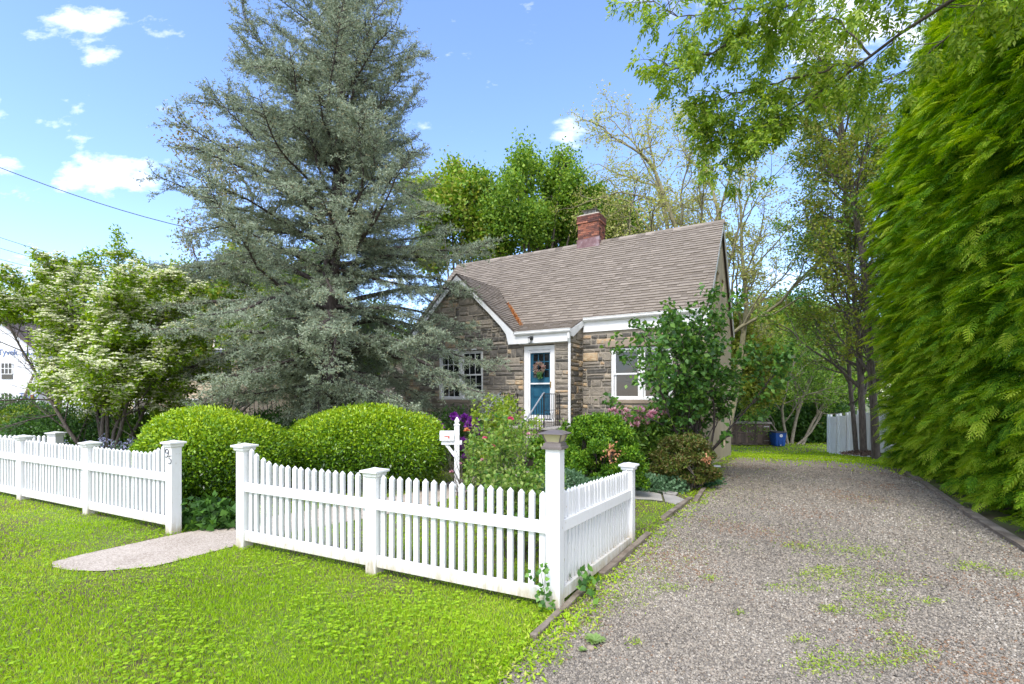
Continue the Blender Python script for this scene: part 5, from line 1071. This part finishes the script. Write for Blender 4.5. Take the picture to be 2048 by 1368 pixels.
# loose pebbles on the drive
def pebbles():
    rng = np.random.default_rng(220); x, y, r = polar(rng, 420000, 2.9, 15, .9); k = inpoly(x+rng.normal(size=len(x))*.04, y+rng.normal(size=len(x))*.04, DRV); x, y, r = x[k], y[k], r[k]; n = len(x)
    s = (.006+.008*rng.random(n)**2)*(.8+.06*r); Q = rdir(rng, n); U = unit(np.cross(Q, rdir(rng, n))); Wv = np.cross(Q, U); a = s*(.8+.6*rng.random(n)); b = s*(.6+.4*rng.random(n)); c = s*(.35+.35*rng.random(n))
    flat_ = unit(np.array([0, 0, 1.])+rng.normal(size=(n, 3))*.35); U = unit(np.cross(flat_, Q)); Wv = np.cross(flat_, U); ct = np.stack([x, y, gz(x, y)+.004+c*.45], -1)
    dirs = [U*a[:, None], Wv*b[:, None], -U*a[:, None]*.8, -Wv*b[:, None]]; tp_ = [(d*.95+flat_*c[:, None]*.0) for d in dirs]; up = [(.62*d+flat_*c[:, None]) for d in dirs]
    V = np.stack([ct+q for q in tp_]+[ct+q for q in up], 1); base = np.arange(n)[:, None]*8; fs_ = np.array([(4, 5, 6, 7), (0, 1, 5, 4), (1, 2, 6, 5), (2, 3, 7, 6), (3, 0, 4, 7)])
    Fc = (base[:, :, None]+fs_[None]).reshape(-1, 4); rr = rng.random(n); red = (np.sin(x*2.1+1)*np.sin(y*1.7+x*.8)+rng.normal(size=n)*.5 > .9); rr = np.clip(rr+.12*np.sin(x*1.3+y*.5)*np.sin(y*.8-x*.4+1)+.08*np.sin(x*4.1)*np.sin(y*3.3+x), 0, 1); rr = np.where(red & (rng.random(n) < .5), .97, rr*.93)
    m = leafmat('pebble', [(0, (.125, .11, .09)), (.25, (.20, .178, .148)), (.5, (.27, .238, .19)), (.75, (.335, .29, .23)), (.88, (.38, .33, .26)), (.93, (.45, .41, .34)), (.95, (.22, .135, .08)), (1, (.25, .15, .09))], 0, .8, .3)
    tag(npmesh('pebbles', V.reshape(-1, 3), Fc, m, None, np.repeat(rr, 5)), 'loose grey and brown pebbles covering the gravel drive', 'gravel', kind='stuff'); print('pebbles', n)
pebbles()

# ================================================================ OTHER THINGS
def timber(name, label, p, q, w=.08, h=.07, group='timber edging boards of the drive', sink=.02):
    a = Vector((*p, float(gz(*p))-sink)); b = Vector((*q, float(gz(*q))-sink)); t = thing(name, label, 'board', a, 0, group); m = MB(); n = 7; rg = random.Random(int(p[0]*99)); d = b-a; s = Vector((d.y, -d.x, 0)).normalized()
    m.loft([[a*0+d*i/n+s*(w/2*k+rg.uniform(-.006, .006))+Vector((0, 0, zz+rg.uniform(-.004, .004))) for k, zz in ((-1, 0), (1, 0), (1, h), (-1, h))] for i in range(n+1)]); m.build('board', WOODW, t, bevel=.006)
timber('edging_board', 'nearest weathered edging board, from the lantern post toward the viewer', G(1066, 1282), G(1166, 1184), .055)
timber('edging_board', 'weathered edging board lying beside the side run of the fence', G(1203, 1152), G(1298, 1072), .07)
timber('edging_board', 'grey edging board next to the small grass patch by the fence end post', G(1326, 1044), G(1381, 1000), .08, .09)
timber('edging_board', 'short edging board past the flagstones', G(1391, 1006), G(1408, 980), .08, .09)
timber('edging_board', 'long brown edging board under the evergreen hedge, nearest the viewer', G(2110, 1135), G(1930, 1026), .14, .09)
timber('edging_board', 'dark edging board further along under the evergreen hedge', G(1922, 1020), G(1846, 966), .1, .07)
timber('edging_board', 'far edging board almost hidden under the evergreen hedge', G(1842, 963), G(1805, 945), .1, .07)
# flagstones
def flag(label, pts):
    c = Vector(G(*pts[0])); t = thing('flagstone', label, 'flagstone', (c.x, c.y, .0), 0, 'flagstones between fence and drive'); m = MB(); P = [Vector((*G(*p), 0))-Vector((c.x, c.y, 0)) for p in pts]
    m.poly([p+Vector((0, 0, .012)) for p in P], (0, 0, .03)); m.build('slab', FLAG, t, bevel=.006)
flag('flat flagstone nearest the fence end post', [(1262, 984), (1262, 1000), (1300, 1001), (1325, 1004), (1322, 992), (1296, 986)]); flag('middle flat flagstone beside the small grass patch', [(1326, 992), (1330, 1006), (1352, 1012), (1372, 1004), (1352, 996)]); flag('small flagstone at the back of the row', [(1300, 982), (1326, 989), (1352, 993), (1356, 989), (1320, 982)])
# mailbox on its post
mx_, my_ = X(914, 9.5), 9.5; mb = thing('mailbox', 'white mailbox with a small red flag on a white post with pointed finial', 'mailbox', (mx_, my_, 0), R(3))
m = MB(); m.sq([(.05, 0), (.05, 1.30), (.062, 1.31), (.062, 1.33), (.03, 1.34), (.045, 1.37), (.05, 1.39), (.03, 1.43), (.006, 1.47)]); m.box((-.30, -.045, .93), (.10, .045, 1.01)); m.bar((-.22, 0, .95), (-.03, 0, .70), .05, .06); m.build('post', WHITE, mb, bevel=.004)
m = MB(); pr = [(-.082, 1.015), (.082, 1.015), (.082, 1.12)]+[(.082*math.cos(a), 1.12+.082*math.sin(a)) for a in np.linspace(.3, math.pi-.3, 7)]+[(-.082, 1.12)]
m.loft([[(-.33, y, z) for y, z in pr], [(-.052, y, z) for y, z in pr]]); bx_ = m.build('box', WHITE, mb)
m = MB(); m.loft([[(-.336, y*.9, 1.02+(z-1.015)*.93) for y, z in pr], [(-.331, y*.9, 1.02+(z-1.015)*.93) for y, z in pr]]); m.build('door', DARKP, bx_)
m = MB(); m.box((-.24, -.092, 1.09), (-.14, -.084, 1.105)); m.box((-.165, -.095, 1.06), (-.14, -.084, 1.105)); m.build('flag', RED, bx_)
# shed, recycling bin
ys = 27.0; zs_ = Zh(889, ys); xs0, xs1 = X(1440, ys), X(1540, ys); hS = 45/F*ys
sd_ = thing('garden_shed', 'low weathered brown wooden storage shed with double doors at the end of the drive', 'shed', (xs0, ys, zs_)); Wd = xs1-xs0
m = MB()
nB = 26
for i in range(nB): a = Wd*i/nB; m.box((a+.004, -.02+random.uniform(-.004, .004), .06), (a+Wd/nB-.004, .0, hS-.10))
for i in range(9): m.box((Wd-.0, .01+i*.13, .06), (Wd+.02, .01+i*.13+.122, hS-.10))
m.box((0.02, .002, .04), (Wd-.002, 1.2, hS-.10)); m.build('wall', SHEDW, sd_)
m = MB(); m.box((-.08, -.10, hS-.095), (Wd+.08, 1.3, hS)); m.build('roof', surf('shed_roof', [(.26, .23, .20), (.38, .34, .30)], 5, .9), sd_, bevel=.01)
m = MB(); m.box((.0, -.05, 0), (Wd, 1.15, .038)); m.box((Wd*.5-.18, -.07, .0), (Wd*.5-.1, -.02, .06)); m.build('base_sill', WOODW, sd_)
for k, (a, b) in enumerate(((.32, Wd*.56-.01), (Wd*.56+.01, Wd-.12))):
    m = MB(); n_ = 9
    for i in range(n_): q = a+(b-a)*i/n_; m.box((q+.003, -.045+random.uniform(-.004, .004), .10), (q+(b-a)/n_-.003, -.022, hS-.16))
    dd = m.build('door', SHEDW, sd_); m = MB()
    hx = a if k == 0 else b; s = 1 if k == 0 else -1
    for z in (.2, hS-.28): m.poly([(hx-s*.04, -.056, z), (hx+s*.26, -.056, z+.012), (hx+s*.26, -.056, z+.03), (hx-s*.04, -.056, z+.045)], (0, .006, 0))
    m.build('hinge', METALG, dd); m = MB(); hh = b-.08 if k == 0 else a+.06; m.box((hh, -.06, hS*.55), (hh+.03, -.046, hS*.62)); m.build('handle', METALG, dd)
yb = 26.6; xb = X(1555.5, yb); bn = thing('recycling_bin', 'blue wheeled recycling bin with a white round emblem beside the shed', 'bin', (xb, yb, Zh(892, yb))); hB = 28/F*yb; wB = .31
m = MB(); 
def rrect(w, d, z, c=.03): return [(w-c, -d, z), (w, -d+c, z), (w, d-c, z), (w-c, d, z), (-w+c, d, z), (-w, d-c, z), (-w, -d+c, z), (-w+c, -d, z)]
m.loft([rrect(wB*.82, .27, .03), rrect(wB*.85, .29, .1), rrect(wB*.88, .31, hB*.55), rrect(wB*.95, .315, hB*.58), rrect(wB*.96, .34, hB-.06), rrect(wB*1.03, .36, hB-.055), rrect(wB*1.03, .36, hB-.02)])
for z0_, z1_ in ((.12, .28), (.30, .38)): m.box((-.11, -.325, z0_), (.11, -.30, z0_+.012)); m.box((-.11, -.325, z0_+.012), (-.095, -.30, z1_)); m.box((.095, -.325, z0_+.012), (.11, -.30, z1_))
bb = m.build('body', BLUEP, bn)
m = MB(); m.loft([rrect(wB*1.06, .39, hB-.018), rrect(wB*1.06, .39, hB+.01), rrect(wB*.9, .3, hB+.045)]); m.tube([(-.25, .42, hB-.03), (.25, .42, hB-.03)], .018); m.build('lid', DARKP, bn)
for s in (-1, 1):
    m = MB(); m.loft([[(s*.25+e, .28+.11*math.cos(a), .11+.11*math.sin(a)) for a in np.linspace(0, 2*math.pi, 16, endpoint=False)] for e in (-.025, .025)]); m.build('wheel', DARKP, bn)
m = MB(); zc = hB*.77; yf = -.345
def disc(r0, r1, z, y_): 
    for i in range(20):
        a, b = i*math.pi/10, (i+1)*math.pi/10; m.poly([(r0*math.cos(a), y_, z+r0*math.sin(a)), (r1*math.cos(a), y_, z+r1*math.sin(a)), (r1*math.cos(b), y_, z+r1*math.sin(b)), (r0*math.cos(b), y_, z+r0*math.sin(b))], (0, -.004, 0), .5)
disc(.0, .085, zc, yf); m.box((-.03, -.30, .06), (.03, -.292, .11)); m.build('emblem', WHITE, bb)
m = MB()
for i in range(3):
    a = math.pi/2+i*2.094; p = [(.05*math.cos(a+e), .05*math.sin(a+e)) for e in (-.35, .35)]; c_, s_ = math.cos(a), math.sin(a)
    q0 = np.array([math.cos(a), math.sin(a)])*.052; q1 = np.array([math.cos(a+1.6), math.sin(a+1.6)])*.040; m.bar((q0[0], yf-.008, zc+q0[1]), (q1[0], yf-.008, zc+q1[1]), .02, .004)
m.build('recycling_arrows', BLUEP, bb)
# white panel fence at the right rear
wf = thing('panel_fence', 'tall white board fence of staggered panels behind the bare trunks', 'fence', (0, 0, 0)); A0 = np.array([X(1658, 23.5), 23.5]); B0 = np.array([X(1830, 15.0), 15.0]); nn = 13
for i in range(nn):
    p = A0+(B0-A0)*(i/nn); q = A0+(B0-A0)*((i+.95)/nn); s = .09*(i % 2); n_ = np.array([-(B0-A0)[1], (B0-A0)[0]]); n_ = n_/np.linalg.norm(n_)*-1; p = p+n_*s; q = q+n_*s; z = float(gz(*p)); m = MB()
    m.poly([(p[0], p[1], z), (q[0], q[1], z), (q[0], q[1], z+1.75), (p[0], p[1], z+1.75)], (-n_[0]*.03, -n_[1]*.03, 0))
    for k in range(5): w_ = p+(q-p)*(k/5+.1)+n_*.0; m.bar((w_[0]+n_[0]*.01, w_[1]+n_[1]*.01, z), (w_[0]+n_[0]*.01, w_[1]+n_[1]*.01, z+1.75), .02, .025)
    m.bar((p[0]-(q-p)[0]*.1, p[1]-(q-p)[1]*.1, z-.1), (p[0]-(q-p)[0]*.1, p[1]-(q-p)[1]*.1, z+1.85), .1); m.build('panel', WHITE, wf)
dp = thing('drain_pipe', 'short white drain pipe lying at the foot of the stucco corner', 'pipe', (*G(1432, 937), .05)); m = MB(); m.tube([(-.35, .1, 0), (.1, -.03, -.005)], .05, 12); m.build('pipe', METALG, dp)
mu = thing('mulch_ring', 'low mound of brown bark mulch round the middle trunk', 'mulch', (X(1727, 16.6), 16.6, Zh(908, 16.6))); rg = np.random.default_rng(77); n = 1600; d = rdir(rg, n); rr = rg.random(n)**.5; leafobj('chips', np.stack([d[:, 0]*rr*.75, d[:, 1]*rr*.6, .14*(1-rr)], -1), rdir(rg, n), rdir(rg, n), .06, .03, leafmat('mulch', [(.06, .04, .03), (.16, .1, .07), (.22, .16, .12)], 0), mu, rng=rg)
# stones lying about
for i, (a, b, s, lab, mt) in enumerate([(1182, 1299, .032, 'pale rounded stone in the gravel beside the rosette weed', LSTONE), (863, 1160, .03, 'small pale stone in the grass under the right fence', FLAG), (1778, 1183, .03, 'flat white stone among the gravel weeds', FLAG)]):
    cx, cy = G(a, b); t = thing('loose_stone', lab, 'stone', (cx, cy, .0)); rg = np.random.default_rng(i); m = MB(); m.loft([[(s*k*math.cos(q)*(1+.15*math.sin(3*q+i)), s*k*.8*math.sin(q), z*s) for q in np.linspace(0, 2*math.pi, 12, endpoint=False)] for k, z in ((.8, 0), (1.05, .3), (.95, .6), (.55, .85))]); m.build('stone', mt, t, smooth=True)

# ---- neighbours on the left
def clap(m, x0, x1, y, z0, z1, step=.11):
    z = z0
    while z < z1-.01: zt = min(z+step, z1); m.add([(x0, y-.022, z), (x1, y-.022, z), (x1, y-.004, zt), (x0, y-.004, zt), (x0, y, z), (x1, y, z)], [(0, 1, 2, 3), (4, 5, 1, 0)]); z += step
Yt = 20.0; xa, xb = X(225, Yt), X(585, Yt); th = thing('tan_house', 'tan clapboard house behind the dogwood tree and the cedar', 'house', (xa, Yt, 0)); Wt = xb-xa
m = MB(); clap(m, 0, Wt, 0, -.2, 5.1); m.box((.005, .002, -.3), (Wt-.005, 6, 5.1)); m.build('wall', SIDING, th)
m = MB(); m.poly([(-.3, -.35, 5.05), (-.3, 3, 7.4), (-.3, 6.35, 5.05)], (Wt+.6, 0, 0)); m.build('roof', BROWNR, th); m = MB(); m.box((-.3, -.37, 4.98), (Wt+.3, -.06, 5.045)); m.box((-.02, -.04, 2.5), (Wt, -.023, 2.66)); m.build('trim', WHITE, th)
for xw, zw in ((.9, .55), (2.9, .55), (1.2, 3.2), (4.2, 3.2)):
    m = MB(); 
    for q in ((xw, zw, xw+.06, zw+1.2), (xw+.74, zw, xw+.8, zw+1.2)): m.box((q[0], -.06, q[1]), (q[2], -.024, q[3]))
    for q in (0, .57, 1.14): m.box((xw+.06, -.06, zw+q), (xw+.74, -.024, zw+q+.06))
    w_ = m.build('window', WHITE, th); m = MB(); m.box((xw+.06, -.035, zw+.06), (xw+.74, -.026, zw+1.14)); m.build('pane', GLASS, w_)
m = MB(); x0 = Wt-2.2
for i in range(5): m.box((x0+.28*i, -1.2, -.2), (Wt+.2, -.06, .1+.17*i+.01)) if i == 4 else m.box((x0+.28*i, -1.2, -.2), (x0+.28*i+.28, -.06, .1+.17*i))
m.build('step', FLAG, th); m = MB(); m.bar((x0-.1, -1.2, 1.0), (x0+1.4, -1.2, 1.75), .04); m.bar((x0+1.4, -1.2, 1.75), (Wt+.2, -1.2, 1.75), .04)
for i in range(14): q = x0-.1+i*.17; m.bar((q, -1.2, .1), (q, -1.2, min(1.0+(q-x0+.1)*.5, 1.75)), .018)
m.build('stair_rail', IRON, th)
Yw = 24.0; xr = X(76, Yw); wh = thing('wrapped_house', 'white house under construction covered in printed house wrap at the left edge', 'house', (xr, Yw, 0)); zt_ = Zh(700, Yw); zp = Zh(640, Yw)
xl = -9.5; m = MB(); m.poly([(xl, 0, -.3), (0, 0, -.3), (0, 0, zt_), (-1.9, 0, zp), (xl, 0, zp)], (0, 7, 0)); m.build('wall', WRAP, wh)
m = MB(); m.poly([(xl-.2, -.3, zp+.05+.0), (-1.9, -.3, zp+.05), (.25, -.3, zt_-.12), (.25, -.3, zt_+.02), (-1.9, -.3, zp+.2), (xl-.2, -.3, zp+.2)], (0, 7.6, 0)); m.poly([(xl-.2, -.3, zp+.21), (-1.9, -.3, zp+.21), (xl, 3, zp+1.1)], (0, .02, 0)); m.build('roof', BROWNR, wh)
m = MB(); m.box((.002, .6, -.3), (2.6, 5, Zh(775, 24.6))); m.build('side_extension', WRAP, wh); m = MB(); m.poly([(.05, .3, Zh(776, 24.3)), (2.8, .3, Zh(776, 24.3)), (2.0, 3.2, Zh(695, 27)), (.05, 3.2, Zh(695, 27))], (0, .05, -.1)); m.build('extension_roof', SLATE, wh)
m = MB(); m.bar((-.12, -.1, zt_-1.2), (-1.2, -.1, .3), .07); m.build('brace_pole', WOODW, wh)
m = MB(); m.box((-.32, -.06, -.2), (-.18, -.002, 1.9)); m.build('brick_strip', BRICKC, wh)
m = MB(); m.box((.3, .55, .2), (.62, .598, 1.9)); m.build('side_window', GLASS, wh)
for px, pt, pb in ((15, 726, 748), (15, 786, 812)):
    u = X(px, Yw)-xr; z1, z0 = Zh(pt, Yw), Zh(pb, Yw); m = MB(); hw = .27
    for q in np.linspace(-hw, hw, 4): m.box((u+q-.015, -.05, z0), (u+q+.015, -.002, z1))
    for q in (z0, (z0+z1)/2, z1): m.box((u-hw, -.045, q-.015), (u+hw, -.003, q+.015))
    w_ = m.build('window', WHITE, wh); m = MB(); m.box((u-hw, -.03, z0-.25), (u+hw, -.01, z1)); m.build('pane', GLASS, w_)
def text(s, size, px, py, Y, parent, off, mat, yl=-.012):
    cu = bpy.data.curves.new('t', 'FONT'); cu.body = s; cu.size = size; cu.extrude = .003; cu.offset = size*.012; o = bpy.data.objects.new('t', cu); COL.objects.link(o); bpy.context.view_layer.update()
    me = bpy.data.meshes.new_from_object(o); bpy.data.objects.remove(o); me.materials.clear(); t = link('printed_word', me, mat, parent); t.location = (X(px, Y)-xr, yl, Zh(py, Y)); t.rotation_euler = (R(90), 0, 0)
for px, py in ((-4, 710), (41, 713), (39, 797), (-52, 710), (-95, 712)): text('Tyvek', .40, px, py, Yw, wh, 0, WRAPINK)
# utility wires to the left
for i, (a, b, ya, yb_, lab) in enumerate([((-60, 312), (620, 500), 13, 14, 'highest black utility wire running down toward the cedar'), ((-60, 455), (420, 560), 18, 19, 'second utility wire above the dogwood'), ((-60, 478), (420, 570), 18.4, 19.4, 'third utility wire above the dogwood'), ((-60, 502), (420, 580), 18.8, 19.8, 'fourth utility wire above the dogwood'), ((-60, 538), (420, 588), 19.2, 20, 'lowest utility wire above the dogwood')]):
    A_ = Vector((X(a[0], ya), ya, Zh(a[1], ya))); B_ = Vector((X(b[0], yb_), yb_, Zh(b[1], yb_))); t = thing('utility_wire', lab, 'wire', A_, 0, 'utility wires on the left'); m = MB(); m.tube([(B_-A_)*k/14+Vector((0, 0, -.35*math.sin(k/14*math.pi))) for k in range(15)], .011 if i == 0 else .009, 5); m.build('cable', WIRE, t)
print('objects', len(bpy.data.objects))
